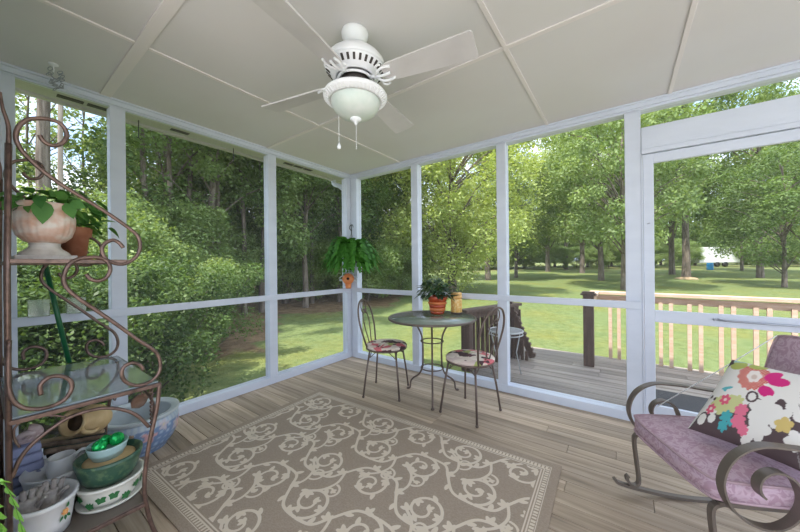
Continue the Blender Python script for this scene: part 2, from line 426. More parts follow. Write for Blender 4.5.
# door
dr = thing('door_1', 'white screen door with a mid rail', None, (.13, WY + .02, 0), kind='structure'); off = (.13, WY + .02, 0)
Y0, Y1 = WY + .004, WY + .036
for a, b in ((.130, .192), (.975, 1.045)):
    G().box(a, b, Y0, Y1, .015, 2.045).build('stile', white, dr, off, .003)
G().box(.192, .975, Y0 + .001, Y1 - .001, 1.975, 2.045).build('top_rail', white, dr, off, .003)
g = G(); g.box(.192, .975, Y0 + .001, Y1 - .001, .785, .872); g.build('mid_rail', white, dr, off, .003)
G().box(.192, .975, Y0 + .001, Y1 - .001, .015, .16).build('bottom_rail', white, dr, off, .003)
g = G(); g.add([(.192, WY + .02, .16), (.975, WY + .02, .16), (.975, WY + .02, 1.975), (.192, WY + .02, 1.975)], [(0, 1, 2, 3)]); g.build('screen_mesh', screenm, dr, off, recalc=False)
g = G(); g.tube([(.52, WY - .012, .836), (.56, WY - .016, .832), (.96, WY - .016, .828)], .0065); g.box(.50, .53, WY - .014, Y0, .828, .842)
tag(g.build('door_closer', steel, dr, off), 'grey metal closer rod')
g = G(); g.tube([(.155, WY + .006, 1.52), (.155, WY - .012, 1.522), (.168, WY - .014, 1.524)], .0035); g.build('hook', steel, dr, off)

# house wall fragment to the left of the camera opening and a bright strip of door trim at the photo's edge
g = G(); g.box(WX - .09, -1.60, -.14, .012, 0, HC - .001); tag(g.build('wall_front', white), 'white house wall behind the plant rack', kind='structure')
g = G(); g.box(WX - .005, WX + .03, .0125, .082, .073, HC - .05); tag(g.build('trim_2', white, bevel=.003), 'white corner trim strip at the house wall', kind='structure')

# roof with eaves
g = G()
prof = [(-3.40, 2.55), (-.5, 3.25), (2.75, 2.55)]
y0r, y1r = -1.25, 3.22
vs = []
for (x, z) in prof: vs += [(x, y0r, z), (x, y1r, z)]
for (x, z) in prof: vs += [(x, y0r, z + .05), (x, y1r, z + .05)]
g.add(vs, [(0, 1, 3, 2), (2, 3, 5, 4), (6, 8, 9, 7), (8, 10, 11, 9), (0, 6, 7, 1), (4, 5, 11, 10), (1, 7, 9, 3), (3, 9, 11, 5), (0, 2, 8, 6), (2, 4, 10, 8)])
g.add([(-3.40, WY + .09, 2.50), (2.75, WY + .09, 2.50), (2.75, WY + .09, 2.551), (-.5, WY + .09, 3.251), (-3.40, WY + .09, 2.551),
       (-3.40, WY + .13, 2.50), (2.75, WY + .13, 2.50), (2.75, WY + .13, 2.551), (-.5, WY + .13, 3.251), (-3.40, WY + .13, 2.551)],
      [(0, 1, 2, 3, 4), (5, 9, 8, 7, 6), (0, 5, 6, 1)])
rf = g.build('roof', roofm); tag(rf, 'gabled porch roof above the ceiling', kind='structure')
g = G(); g.box(-3.36, WX - .031, -1.2, 3.2, 2.475, 2.49); g.box(WX - .091, 2.7, WY + .09, 3.2, 2.475, 2.49)
g.box(-3.40, -3.36, -1.25, 3.22, 2.455, 2.60); g.box(-3.36, 2.7, 3.2, 3.22, 2.47, 2.55)
sf = g.build('soffit', soffm, rf); 
for (a, b) in ((.335, .47), (.49, .61), (1.02, 1.16), (2.16, 2.28), (2.30, 2.42), (2.44, 2.56)):
    G().box(-3.30, -3.25, a, b, 2.470, 2.4755).build('soffit_vent', slot, rf)
# downspout at the far corner
g = G(); g.box(-3.15, -3.09, 2.975, 3.04, -.5, 2.22)
g.tube(catmull([(-3.12, 3.008, 2.20), (-3.13, 3.008, 2.28), (-3.24, 3.02, 2.36), (-3.36, 3.03, 2.41), (-3.38, 3.03, 2.47)], 4), .036, 6)
ds = g.build('downspout', white, bevel=.003); tag(ds, 'white downspout outside the corner post', kind='structure')
# thin hooks outside the eave
for yy in (.80, 1.58):
    g = G(); g.tube([(-3.3, yy, 2.475), (-3.3, yy, 2.33), (-3.295, yy + .012, 2.315), (-3.3, yy + .02, 2.33)], .004)
    tag(g.build('eave_hook', black), 'thin black hook hanging from the eave ' + ('nearer the plant rack' if yy < 1 else 'nearer the middle post'), 'hook', 'hooks under the left eave')

# ------------------------------------------------------------------ sky and sun
W = bpy.data.worlds.new('sky'); S.world = W; W.use_nodes = True; nt = W.node_tree; L = nt.links
bg = nt.nodes['Background']
tc = nt.nodes.new('ShaderNodeTexCoord'); mp = nt.nodes.new('ShaderNodeMapping'); mp.inputs['Scale'].default_value = (2.2, 2.2, 4.5)
L.new(tc.outputs['Generated'], mp.inputs[0])
n = nt.nodes.new('ShaderNodeTexNoise'); n.inputs['Scale'].default_value = 1.4; n.inputs['Detail'].default_value = 7
L.new(mp.outputs[0], n.inputs['Vector'])
r = nt.nodes.new('ShaderNodeValToRGB'); r.color_ramp.elements[0].position = .36; r.color_ramp.elements[1].position = .60
r.color_ramp.elements[0].color = (.42, .62, .95, 1); r.color_ramp.elements[1].color = (.95, .98, 1.0, 1)
L.new(n.outputs['Fac'], r.inputs[0]); L.new(r.outputs[0], bg.inputs[0]); bg.inputs[1].default_value = 1.35
sd = bpy.data.lights.new('sun', 'SUN'); sd.energy = 3.9; sd.angle = math.radians(.6); sd.color = (1, .95, .86)
so = bpy.data.objects.new('sun', sd); COL.objects.link(so)
dirv = Vector((.10, .53, -1)).normalized(); so.rotation_euler = dirv.to_track_quat('-Z', 'Y').to_euler(); so.location = (0, -3, 8)

# ================================================================== GROUND
def ground_z(x, y):
    d = max(0., x * -s_ + y * c_ - 3.2)
    base = -.58 + .026 * d
    return base + .06 * math.sin(x * .35 + 1) * math.sin(y * .28) * min(1, d / 6)
def fwdxy(px, F):
    u = (px - 400) / FPX * F
    return (c_ * u - s_ * F, s_ * u + c_ * F)
def grass_mat():
    m = bpy.data.materials.new('lawn_grass'); m.use_nodes = True; nt = m.node_tree; L = nt.links
    b = nt.nodes['Principled BSDF']; b.inputs['Roughness'].default_value = .9; b.inputs['Specular IOR Level'].default_value = .1
    tc = nt.nodes.new('ShaderNodeTexCoord')
    def ramp(scale, detail, e0, c0, e1, c1):
        n = nt.nodes.new('ShaderNodeTexNoise'); n.inputs['Scale'].default_value = scale; n.inputs['Detail'].default_value = detail; n.inputs['Roughness'].default_value = .7
        L.new(tc.outputs['Object'], n.inputs['Vector'])
        r = nt.nodes.new('ShaderNodeValToRGB'); r.color_ramp.elements[0].position = e0; r.color_ramp.elements[1].position = e1
        r.color_ramp.elements[0].color = (*c0, 1); r.color_ramp.elements[1].color = (*c1, 1); L.new(n.outputs['Fac'], r.inputs[0]); return r, n
    a, n1 = ramp(6, 8, .3, (.115, .165, .055), .7, (.245, .30, .125))
    bb, n2 = ramp(.5, 6, .45, (1, 1, 1), .70, (1.25, 1.0, .72))
    mx = nt.nodes.new('ShaderNodeMix'); mx.data_type = 'RGBA'; mx.blend_type = 'MULTIPLY'; mx.inputs[0].default_value = 1
    L.new(a.outputs[0], mx.inputs[6]); L.new(bb.outputs[0], mx.inputs[7])
    # leaf litter and bare earth in the woods (a face attribute marks them)
    at = nt.nodes.new('ShaderNodeAttribute'); at.attribute_name = 'litter'
    c, n3 = ramp(3, 6, .35, (.15, .10, .06), .7, (.36, .25, .15))
    n4 = nt.nodes.new('ShaderNodeTexNoise'); n4.inputs['Scale'].default_value = 1.1; n4.inputs['Detail'].default_value = 5
    L.new(tc.outputs['Object'], n4.inputs['Vector'])
    ma = nt.nodes.new('ShaderNodeMath'); ma.operation = 'ADD'; L.new(at.outputs['Fac'], ma.inputs[0]); L.new(n4.outputs['Fac'], ma.inputs[1])
    mr = nt.nodes.new('ShaderNodeMapRange'); mr.inputs[1].default_value = .95; mr.inputs[2].default_value = 1.1; L.new(ma.outputs[0], mr.inputs[0])
    m2 = nt.nodes.new('ShaderNodeMix'); m2.data_type = 'RGBA'; L.new(mr.outputs[0], m2.inputs[0]); L.new(mx.outputs[2], m2.inputs[6]); L.new(c.outputs[0], m2.inputs[7])
    L.new(m2.outputs[2], b.inputs['Base Color'])
    n5 = nt.nodes.new('ShaderNodeTexNoise'); n5.inputs['Scale'].default_value = 45; L.new(tc.outputs['Object'], n5.inputs['Vector'])
    bp = nt.nodes.new('ShaderNodeBump'); bp.inputs['Strength'].default_value = .8; bp.inputs['Distance'].default_value = .05
    L.new(n5.outputs['Fac'], bp.inputs['Height']); L.new(bp.outputs[0], b.inputs['Normal'])
    return m
grass = grass_mat()
def litter(x, y):
    # woods to the left of the lawn
    F = -s_ * x + c_ * y; Rr = c_ * x + s_ * y
    if F <= .1: return 1. if x < -6 else .0
    px = 400 + Rr / F * FPX
    v = 0.
    if px < 272: v = min(1, max(0, (math.hypot(x, y) - 5.6) / 3.0))
    elif px < 350: v = min(1, max(0, (math.hypot(x, y) - 9.0) / 4)) 
    elif px < 425: v = max(0, min(1, (math.hypot(x, y) - 9.5) / 5)) * min(1, (425 - px) / 40)
    if F > 36: v = max(v, .42)
    return v
xs = np.concatenate([np.linspace(-90, -16, 28), np.linspace(-15, 15, 61), np.linspace(17, 90, 28)])
ys = np.concatenate([np.linspace(-30, -2, 12), np.linspace(-1, 20, 43), np.linspace(22, 130, 45)])
g = G(); nx, ny = len(xs), len(ys)
for y in ys:
    for x in xs: g.v.append((float(x), float(y), ground_z(x, y)))
lit = []
for j in range(ny - 1):
    for i in range(nx - 1):
        g.f.append((j * nx + i, j * nx + i + 1, (j + 1) * nx + i + 1, (j + 1) * nx + i)); g.m.append(0); g.sm.append(True)
go = g.build('ground', grass, recalc=False); tag(go, 'grassy lawn sloping gently up to the trees', kind='structure')
a = go.data.attributes.new('litter', 'FLOAT', 'POINT'); a.data.foreach_set('value', [litter(v[0], v[1]) for v in g.v])

bouncem = mat('pale_bounce_slab', (.72, .70, .67), .85, noise=((1.5, 1.5, 1.5), (.64, .62, .60), .4, .7))
g = G(); g.box(-1.6, 9, -10, -.91, -.16, -.02); g.box(XR + .02, 9, -.90, 2.9, -.16, -.02)  # unseen pale slab added to bounce sunlight up onto the porch ceiling
tag(g.build('bounce_slab', bouncem), 'added pale slab behind and right of the porch, bouncing sunlight inside', kind='structure')
# ================================================================== DECK
DZ = -.03; DY = 4.95
planks('deck', deckm, -1.45, 2.6, WY + .10, DY, DZ, .14, .008, .03, 'grey weathered plank deck outside the screens', seed=9)
g = G(); g.box(-1.44, 2.6, WY + .12, DY - .02, -.24, DZ - .031); g.box(-1.35, -1.25, DY - .15, DY - .05, -.62, -.24); g.box(.9, 1.0, DY - .15, DY - .05, -.62, -.24)
tag(g.build('trim_3', deckpost), 'dark framing under the deck', kind='structure')

rl = thing('deck_railing', 'bare wood deck railing with sunlit cap and paired balusters', 'railing', (-.3, DY - .1, DZ)); off = (-.3, DY - .1, DZ)
g = G(); g.box(-.40, -.29, 4.36, 4.46, DZ, .84); tag(g.build('post', deckpost, rl, off, .004), 'dark brown end post')
g = G(); g.box(-.425, -.265, 4.335, 4.485, .84, .862).box(-.41, -.28, 4.35, 4.47, .862, .882); g.build('post_cap', deckpost, rl, off, .004)
g = G(); g.box(-.37, -.26, 4.485, DY + .06, .815, .85).box(-.33, -.29, 4.46, DY, .725, .80); g.build('return_rail', deckrail, rl, off, .003)
RY = DY + .04
def rotr(g, a=-.085, c=(-.30, DY + .04)):
    ca, sa = math.cos(a), math.sin(a)
    g.v = [(c[0] + (x - c[0]) * ca - (y - c[1]) * sa, c[1] + (x - c[0]) * sa + (y - c[1]) * ca, z) for x, y, z in g.v]; return g
g = G(); g.box(-.37, 2.6, RY - .10, RY + .055, .8155, .8505); rotr(g).build('cap_rail', deckrail, rl, off, .003)
g = G(); g.box(-.285, 2.6, RY - .03, RY + .01, .725, .80); rotr(g).build('top_rail', deckrail, rl, off, .003)
k = 0
while k < 11:
    for dx in (-.15, -.058):
        x = (dx + .25 * k) * 1.02
        rotr(G().box(x, x + .037, RY - .068, RY - .031, -.14, .745)).build('baluster', deckrail, rl, off)
    k += 1

# low dark railing with slanting stair end on the left of the deck
lr = thing('stair_railing', 'dark brown slatted railing with slanting end beside the bistro chair', 'railing', (-1.48, 3.45, DZ)); off = (-1.48, 3.45, DZ)
def lp(t): return (-1.50 + .32 * t, 3.42 + .95 * t)
g = G(); g.box(-1.56, -1.45, 3.36, 3.47, DZ, .665); g.build('post', deckpost, lr, off, .004)
for i in range(12):
    t = .1 + i * .085; x, y = lp(t)
    top = .60 if t < .72 else .60
    g = G(); g.box(x - .02, x + .02, y - .018, y + .018, DZ, top); g.build('baluster', deckpost, lr, off)
a = lp(-.1); b = lp(1.0)
g = G(); mid = Vector(((a[0] + b[0]) / 2, (a[1] + b[1]) / 2, .68)); dv = Vector((b[0] - a[0], b[1] - a[1], 0))
g.obox(mid, dv, dv.length / 2, Vector((-dv.y, dv.x, 0)), .07, (0, 0, 1), .018); g.obox(mid - Vector((0, 0, .06)), dv, dv.length / 2, Vector((-dv.y, dv.x, 0)), .02, (0, 0, 1), .04)
g.build('cap_rail', deckpost, lr, off, .004)
p0 = Vector((-1.26, 4.2, .73)); p1 = Vector((-.965, 4.26, .00)); dd = (p1 - p0)
g = G(); g.obox((p0 + p1) / 2, dd, dd.length / 2, (0, 1, 0), .02, dd.cross(Vector((0, 1, 0))), .035)
nn = dd.cross(Vector((0, 1, 0))).normalized()
for i in range(11):
    q = p0 + dd * ((i + .5) / 11) 
    if nn.x < 0: nn = -nn
    g.obox(q + nn * .04, dd, .018, (0, 1, 0), .025, nn, .012)
g.build('slanting_board', deckpost, lr, off)
for i in range(5):
    t = (i + .6) / 5.4; q = p0 + dd * t
    G().box(q.x - .035 - .0, q.x - .0, 4.19, 4.225, DZ, q.z - .02).build('baluster', deckpost, lr, off)

# white wire plant stand on the deck
whitewire = mat('white_wire', (.48, .49, .50), .5)
ws = thing('plant_stand', 'round white wire plant stand on the deck behind the bistro chair', 'plant stand', (-1.09, 3.54, DZ))
g = G(); ring = [(.185 * math.cos(a), .185 * math.sin(a), .50) for a in np.linspace(0, 2 * PI, 33)[:-1]]
g.tube(ring, .010, 6, True)
for i in range(-5, 6):
    y = i * .034; h = math.sqrt(.185 ** 2 - y * y); g.tube([(-h, y, .50), (h, y, .50)], .0045, 5)
g.tube([(p[0], p[1], .465) for p in ring], .007, 6, True)
g.build('top', whitewire, ws)
for a in (.6, 2.2, 3.8, 5.3):
    G().tube([(.17 * math.cos(a), .17 * math.sin(a), .50), (.12 * math.cos(a), .12 * math.sin(a), .25), (.17 * math.cos(a), .17 * math.sin(a), 0)], .006).build('leg', whitewire, ws)

g = G(); g.box(.15, 1.0, 3.33, 3.92, DZ, DZ + .012); o = g.build('doormat', matm, bevel=.003); tag(o, 'dark grey ribbed mat on the deck outside the screen door', 'doormat')

# ================================================================== TREES
def leaves_mesh(name, rng, centers, per, size, mat_, spread=.75, droop=.0, aspect=.55, flat_=.55):
    C = np.array([c[:3] for c in centers]); Rr = np.array([c[3] for c in centers])
    n = len(C) * per
    idx = np.repeat(np.arange(len(C)), per)
    d = rng.normal(size=(n, 3)); d /= np.linalg.norm(d, axis=1)[:, None]
    rad = rng.random(n) ** (1 / 2.2)
    p = C[idx] + d * (rad * Rr[idx])[:, None] * np.array([1, 1, spread])
    p[:, 2] -= droop * rng.random(n) ** 2 * Rr[idx]
    nrm = rng.normal(size=(n, 3)); nrm[:, 2] = np.abs(nrm[:, 2]) + flat_; nrm += d * .7; nrm /= np.linalg.norm(nrm, axis=1)[:, None]
    t = np.cross(nrm, rng.normal(size=(n, 3))); t /= np.linalg.norm(t, axis=1)[:, None]
    b = np.cross(nrm, t); sz = size * (.6 + .8 * rng.random(n))[:, None]
    v = np.empty((n, 4, 3)); v[:, 0] = p - t * sz; v[:, 1] = p + b * sz * aspect - nrm * sz * .12; v[:, 2] = p + t * sz; v[:, 3] = p - b * sz * aspect - nrm * sz * .12
    me = bpy.data.meshes.new(name); me.vertices.add(n * 4); me.vertices.foreach_set('co', v.reshape(-1))
    me.loops.add(n * 4); me.loops.foreach_set('vertex_index', np.arange(n * 4, dtype=np.int32))
    me.polygons.add(n); me.polygons.foreach_set('loop_start', np.arange(0, n * 4, 4, dtype=np.int32)); me.polygons.foreach_set('loop_total', np.full(n, 4, dtype=np.int32))
    me.update(calc_edges=True); me.materials.append(mat_)
    tone = rng.random(len(C))[idx] * .5 + rng.random(n) * .5
    a = me.attributes.new('v', 'FLOAT', 'FACE'); a.data.foreach_set('value', tone.astype(np.float32))
    return me

def make_tree(kind, seed, H, trunk_r, crown_z, crown_r, nclus, clus_r, per, leaf, lmat, bmat, squash=1.0, lean=.0, shape='round', droop=0, branches=True):
    rng = np.random.default_rng(seed)
    o = thing(kind, None, None)
    cl = []
    zc = (crown_z + H) / 2; hz = (H - crown_z) / 2
    while len(cl) < nclus:
        q = rng.uniform(-1, 1, 3)
        l = np.linalg.norm(q)
        if l > 1 or l < .35: continue
        if shape == 'cone': w = 1 - .75 * (q[2] + 1) / 2
        elif shape == 'tall': w = 1
        else: w = 1
        cl.append((q[0] * crown_r * w + lean * 1.0, q[1] * crown_r * w, zc + q[2] * hz, clus_r * rng.uniform(.7, 1.25)))
    me = leaves_mesh('foliage', rng, cl, per, leaf, lmat, droop=droop)
    f = bpy.data.objects.new('foliage', me); COL.objects.link(f); f.parent = o
    g = G()
    top = H * .86
    pts = [Vector((lean * (i / 7) ** 1.5 + rng.normal() * .04 * i / 3, rng.normal() * .04 * i / 3, -.3 + (top + .3) * i / 7)) for i in range(8)]
    g.tube(catmull(pts, 3), lambda t: trunk_r * (1.25 - .25 * min(1, t * 12)) * (1 - .82 * t), 9)
    if branches:
        for c in cl[::2]:
            c = Vector(c[:3]); zt = max(crown_z * .75, min(top * .9, c.z - (Vector((c.x, c.y, 0)).length) * .7))
            k = (zt + .3) / (top + .3) * 7; i = min(6, int(k)); st = pts[i].lerp(pts[i + 1], k - i)
            m = st.lerp(c, .5) + Vector((0, 0, .12 * (c - st).length))
            g.tube(catmull([st, m, c], 3), lambda t: trunk_r * .26 * (1 - .8 * t), 5)
    g.build('trunk', bmat, o, recalc=False)
    return o
protos = {}
protos['yard'] = make_tree('broadleaf_tree', 11, 10.5, .20, 2.3, 4.2, 100, .9, 270, .090, leafbright, trunkm)
protos['yard2'] = make_tree('broadleaf_tree', 12, 9.0, .17, 1.9, 3.4, 85, .8, 270, .080, leafmid, trunkm)
protos['willow'] = make_tree('spreading_tree', 13, 9.0, .24, .9, 3.9, 115, .75, 300, .070, leafwillow, trunkm, droop=1.1)
protos['pine'] = make_tree('tall_pine', 14, 17, .27, 6.0, 3.6, 75, 1.0, 240, .11, leafmid, trunkm, shape='tall')
protos['wood'] = make_tree('forest_tree', 15, 11.5, .13, 1.6, 2.4, 62, .70, 380, .058, leafdark, trunkm, shape='tall')
protos['wood2'] = make_tree('forest_tree', 16, 9.0, .10, 1.0, 2.1, 55, .62, 360, .056, leafmid, trunkm, shape='tall')
protos['under'] = make_tree('understory_shrub', 17, 3.0, .04, .25, 1.5, 60, .42, 420, .036, leafmid, trunkm)
protos['under2'] = make_tree('understory_shrub', 18, 2.3, .035, .15, 1.4, 55, .40, 400, .034, leafmid, trunkm)
protos['dark'] = make_tree('dark_evergreen', 19, 8.5, .13, .9, 3.4, 95, .8, 280, .075, leafdark, trunkm)
protos['far'] = make_tree('distant_tree', 21, 12, .25, .0, 4.8, 90, 1.4, 210, .17, leafmid, trunkm, branches=False)
protos['pole'] = make_tree('slender_tree', 23, 16, .10, 7.5, 2.2, 26, .8, 180, .08, leafmid, trunkm, shape='tall')
used = set()
def plant(kind, px, F, label, cat='tree', group=None, sc=1., rz=None, szz=None, xy=None):
    x, y = xy if xy else fwdxy(px, F)
    t = protos[kind] if kind not in used else copy_tree(protos[kind])
    used.add(kind)
    t.location = (x, y, ground_z(x, y)); t.rotation_euler = (0, 0, R.uniform(0, 6.28) if rz is None else rz)
    t.scale = (sc, sc, szz or sc)
    if 'group' in t: del t['group']
    tag(t, label, cat, group)
    return t
protos['sparse'] = make_tree('open_tree', 29, 12, .09, 2.8, 3.2, 26, .65, 200, .07, leafmid, trunkm, shape='tall')
# the yard seen through the back screens
plant('willow', 452, 15.5, 'large pale green tree behind the potted plant, its branches hanging to the lawn', sc=1.05)
plant('willow', 405, 17, 'bushy pale green tree between the hanging fern and the bistro table', sc=.95)
plant('yard2', 516, 28, 'slim lawn tree just right of the second back post', sc=1.0)
plant('yard', 548, 36, 'tree far across the lawn left of the two leaning trunks', sc=1.35, szz=1.2)
plant('yard', 582, 33, 'lawn tree behind the deck railing post', sc=1.3, szz=1.6)
plant('yard2', 601, 23, 'lawn tree with leaning trunk nearest to the deck railing post', sc=1.25, szz=1.5, rz=1)
plant('yard2', 624, 17, 'tree with forked trunk partly hidden by the post left of the door', sc=1.05, szz=1.3, rz=2.3)
plant('pine', 686, 23.5, 'tall trunk tree standing in a pale mulch ring, seen through the door', sc=1.0)
plant('yard', 672, 30, 'light green tree behind the tall trunk seen through the door', sc=1.3, szz=1.55)
plant('dark', 784, 17.5, 'dark green low tree at the right edge, seen through the door', sc=.95)
plant('dark', 742, 36, 'dark spreading tree above the white trailer', sc=1.25)
plant('yard', 806, 28, 'tall tree behind the low dark tree at the right edge', sc=1.3, szz=1.5)
plant('yard2', 760, 24, 'tree between the trailer and the right edge of the door', sc=1.35, szz=1.7)
plant('yard', 488, 25, 'tall light tree seen just left of the second back post', sc=1.2, szz=1.4)
plant('pine', 566, 44, 'tall pine far beyond the lawn', sc=1.0)
lbl = 'distant tree in the belt along the far side of the lawn'
for i, px in enumerate(range(395, 860, 27)):
    if 692 < px < 742: F = 66
    else: F = R.uniform(48, 58)
    plant('far', px + R.uniform(-6, 6), F, lbl, group='belt of distant trees', sc=R.uniform(.72, 1.0))
lbl = 'rounded bush in the low hedge along the far edge of the lawn'
for i, px in enumerate(range(400, 850, 15)):
    if 690 < px < 738: continue
    plant('under', px + R.uniform(-4, 4), R.uniform(43, 46), lbl, 'bush', 'bushes along the far lawn edge', sc=R.uniform(1.1, 1.7))
# the woods beyond the left wall
lbl = 'tree in the dense woods left of the lawn'
for (px, F, k) in ((-150, 6, 'wood'), (165, 9.2, 'wood'), (185, 11, 'wood2'), (212, 9.5, 'wood'), (240, 12, 'wood'),
                   (262, 11, 'wood2'), (285, 13, 'wood'), (305, 12, 'wood'), (322, 14.5, 'wood2'), (340, 13.5, 'wood'), (358, 15, 'wood'), (372, 16, 'wood2'),
                   (388, 19, 'wood'), (170, 15, 'wood'), (225, 16, 'wood'), (275, 18, 'wood'), (330, 20, 'wood'), (362, 22, 'wood'), (140, 13, 'sparse'), (85, 14, 'sparse'), (30, 12, 'sparse'), (300, 24, 'wood'), (200, 21, 'wood'), (395, 26, 'wood')):
    plant(k, px, F, lbl, group='woods beyond the left screens', sc=R.uniform(.9, 1.15))
lbl = 'slender bare-trunked tree standing among the woods'
for (px, F) in ((146, 8.0), (158, 10), (171, 8.6), (190, 9.5), (205, 11), (218, 9.8), (231, 12), (244, 10.5), (257, 13), (286, 13), (300, 14), (312, 13), (327, 15), (366, 16), (378, 15), (392, 17)):
    plant('pole', px, F, lbl, group='slender trunks in the woods', sc=R.uniform(.8, 1.0))
plant('pine', 45, 6.2, 'thick grey pine trunk behind the plant rack', sc=.5, szz=1.0)
pt_ = plant('pole', 62, 5.0, 'slender pale trunk right of the thick pine behind the rack', sc=.42, szz=1.1)
for c in pt_.children:
    if c.name.startswith('trunk'): c.material_slots[0].link = 'OBJECT'; c.material_slots[0].material = palebark
lbl = 'leafy shrub at the edge of the woods'
for (px, F, k, s) in ((140, 7.2, 'under', 1.05), (178, 8.4, 'under', 1.15), (222, 11.2, 'under', 1.2), (262, 12.5, 'under', 1.2), (160, 6.4, 'under2', 1.0), (198, 10, 'under2', 1.1),
                      (290, 13.5, 'under2', 1.2), (315, 14, 'under', 1.1), (338, 15, 'under2', 1.2), (368, 13.5, 'under2', 1.2), (390, 15, 'under2', 1.2), (408, 17, 'under2', 1.2),
                      (110, 6.5, 'under', 1.1), (60, 6.0, 'under2', 1.1), (5, 7, 'under2', 1.0), (348, 17, 'under', 1.2)):
    plant(k, px, F, lbl, 'shrub', 'shrubs along the edge of the woods', sc=s)
# the big near shrub with visible branches
rng = np.random.default_rng(31)
sh = thing('privet_shrub', 'large dark green shrub with bare lower branches outside the left screen', 'shrub', (-5.1, .75, ground_z(-5, 1)))
cl = []; g = G()
for i in range(50):
    a = rng.uniform(0, 2 * PI); rr = rng.uniform(.3, 1.45); z = rng.uniform(.6, 1.75)
    rr *= 1 - .25 * abs(z - 1.0)
    cl.append((rr * math.cos(a), rr * math.sin(a) * 1.15, z, rng.uniform(.22, .42)))
for i in range(10):
    a = rng.uniform(0, 2 * PI); cl.append((1.05 * math.cos(a), 1.2 * math.sin(a), rng.uniform(.6, .9), .25))
for c in cl[::2]:
    c = Vector(c[:3]); st = Vector((c.x * .12, c.y * .12, -.05))
    g.tube(catmull([st, st.lerp(c, .5) + Vector((0, 0, -.08)), c], 4), lambda t: .028 * (1 - .8 * t), 5)
me = leaves_mesh('foliage', rng, cl, 560, .026, leafshrub, spread=.9)
f = bpy.data.objects.new('foliage', me); COL.objects.link(f); f.parent = sh
g.build('branches', trunkm, sh, recalc=False)
for (xx, yy, s, lb) in ((-4.6, -.1, .85, 'dark green shrub outside the screen behind the iron rack'), (-6.6, 2.0, 1.0, 'dark green shrub behind the large branching shrub'), (-5.6, -.6, 1.1, 'tall dark shrub beside the house wall outside')):
    t = copy_tree(sh); t.location = (xx, yy, ground_z(xx, yy)); t.scale = (s, s, s); t.rotation_euler = (0, 0, xx * 2); t['label'] = lb
# mulch ring, trailer, barrel
x, y = fwdxy(686, 23.5); g = G(); g.lathe([(.75, -.05), (.62, .10), (.3, .16), (.001, .17)], (x, y, ground_z(x, y)), 20)
tag(g.build('mulch_ring', barkpale), 'pale mulch mound round the tall trunk on the lawn', 'mulch')
x, y = fwdxy(713, 46); t = thing('trailer', 'white trailer parked beyond the lawn', 'trailer', (x, y, ground_z(x, y)), .63)
g = G(); g.box(-3.2, 3.2, -1.2, 1.2, .6, 2.9); g.build('body', trailer, t, bevel=.08)
for wx in (-.6, .6):
    g = G(); g.lathe([(.001, -.12), (.36, -.12), (.38, 0), (.36, .12), (.001, .12)], (wx, -1.15, .36), 20, rot=Matrix.Rotation(PI / 2, 3, 'X')); g.build('wheel', black, t)
x, y = fwdxy(710, 38); g = G(); g.lathe([(.001, 0), (.30, 0), (.33, .1), (.30, .3), (.33, .5), (.30, .7), (.32, .9), (.001, .9)], (x, y, ground_z(x, y)), 20)
tag(g.build('barrel', bluebarrel), 'small bright blue barrel in front of the white trailer', 'barrel')

# ================================================================== CEILING FAN
FC = (-1.125, 1.165)
fan = thing('ceiling_fan', 'white four blade ceiling fan with alabaster bowl light', 'ceiling fan', (FC[0], FC[1], HC))
def zz(z): return z - HC
g = G(); g.lathe([(.001, 0), (.066, 0), (.070, -.010), (.067, -.03), (.055, -.055), (.038, -.068), (.014, -.072), (.014, -.12), (.001, -.12)], seg=40); g.build('canopy', rim_white, fan)
MZ = -.085
g = G(); g.lathe([(.001, MZ), (.030, MZ - .002), (.070, MZ - .010), (.100, MZ - .024), (.108, MZ - .034), (.110, MZ - .040), (.135, MZ - .055), (.152, MZ - .078), (.158, MZ - .100), (.157, MZ - .110)], seg=48)
g.lathe([(.157, MZ - .110), (.150, MZ - .120), (.128, MZ - .142), (.104, MZ - .158), (.098, MZ - .160), (.098, MZ - .150), (.06, MZ - .150)], seg=48)
g.lathe([(.088, MZ - .160), (.094, MZ - .168), (.088, MZ - .176), (.078, MZ - .168), (.088, MZ - .160)], seg=40)
hs = g.build('motor_housing', rim_white, fan)
g = G(); g.lathe([(.07, MZ - .148), (.07, MZ - .205)], seg=30); g.build('hub_gap_shade', slot, hs)  # dark cylinder stands in for the shade in the gap below the motor
g = G()
for i in range(30):
    a = 2 * PI * i / 30; c, s = math.cos(a), math.sin(a)
    q = Vector((c * .139, s * .139, MZ - .131)); sl = Vector((-c * .022, -s * .022, -.022))
    g.obox(q, (-s, c, 0), .0058, sl, .0145, Vector((-s, c, 0)).cross(sl), .003)
g.build('vent_slot', slot, hs)
BZ = -.262
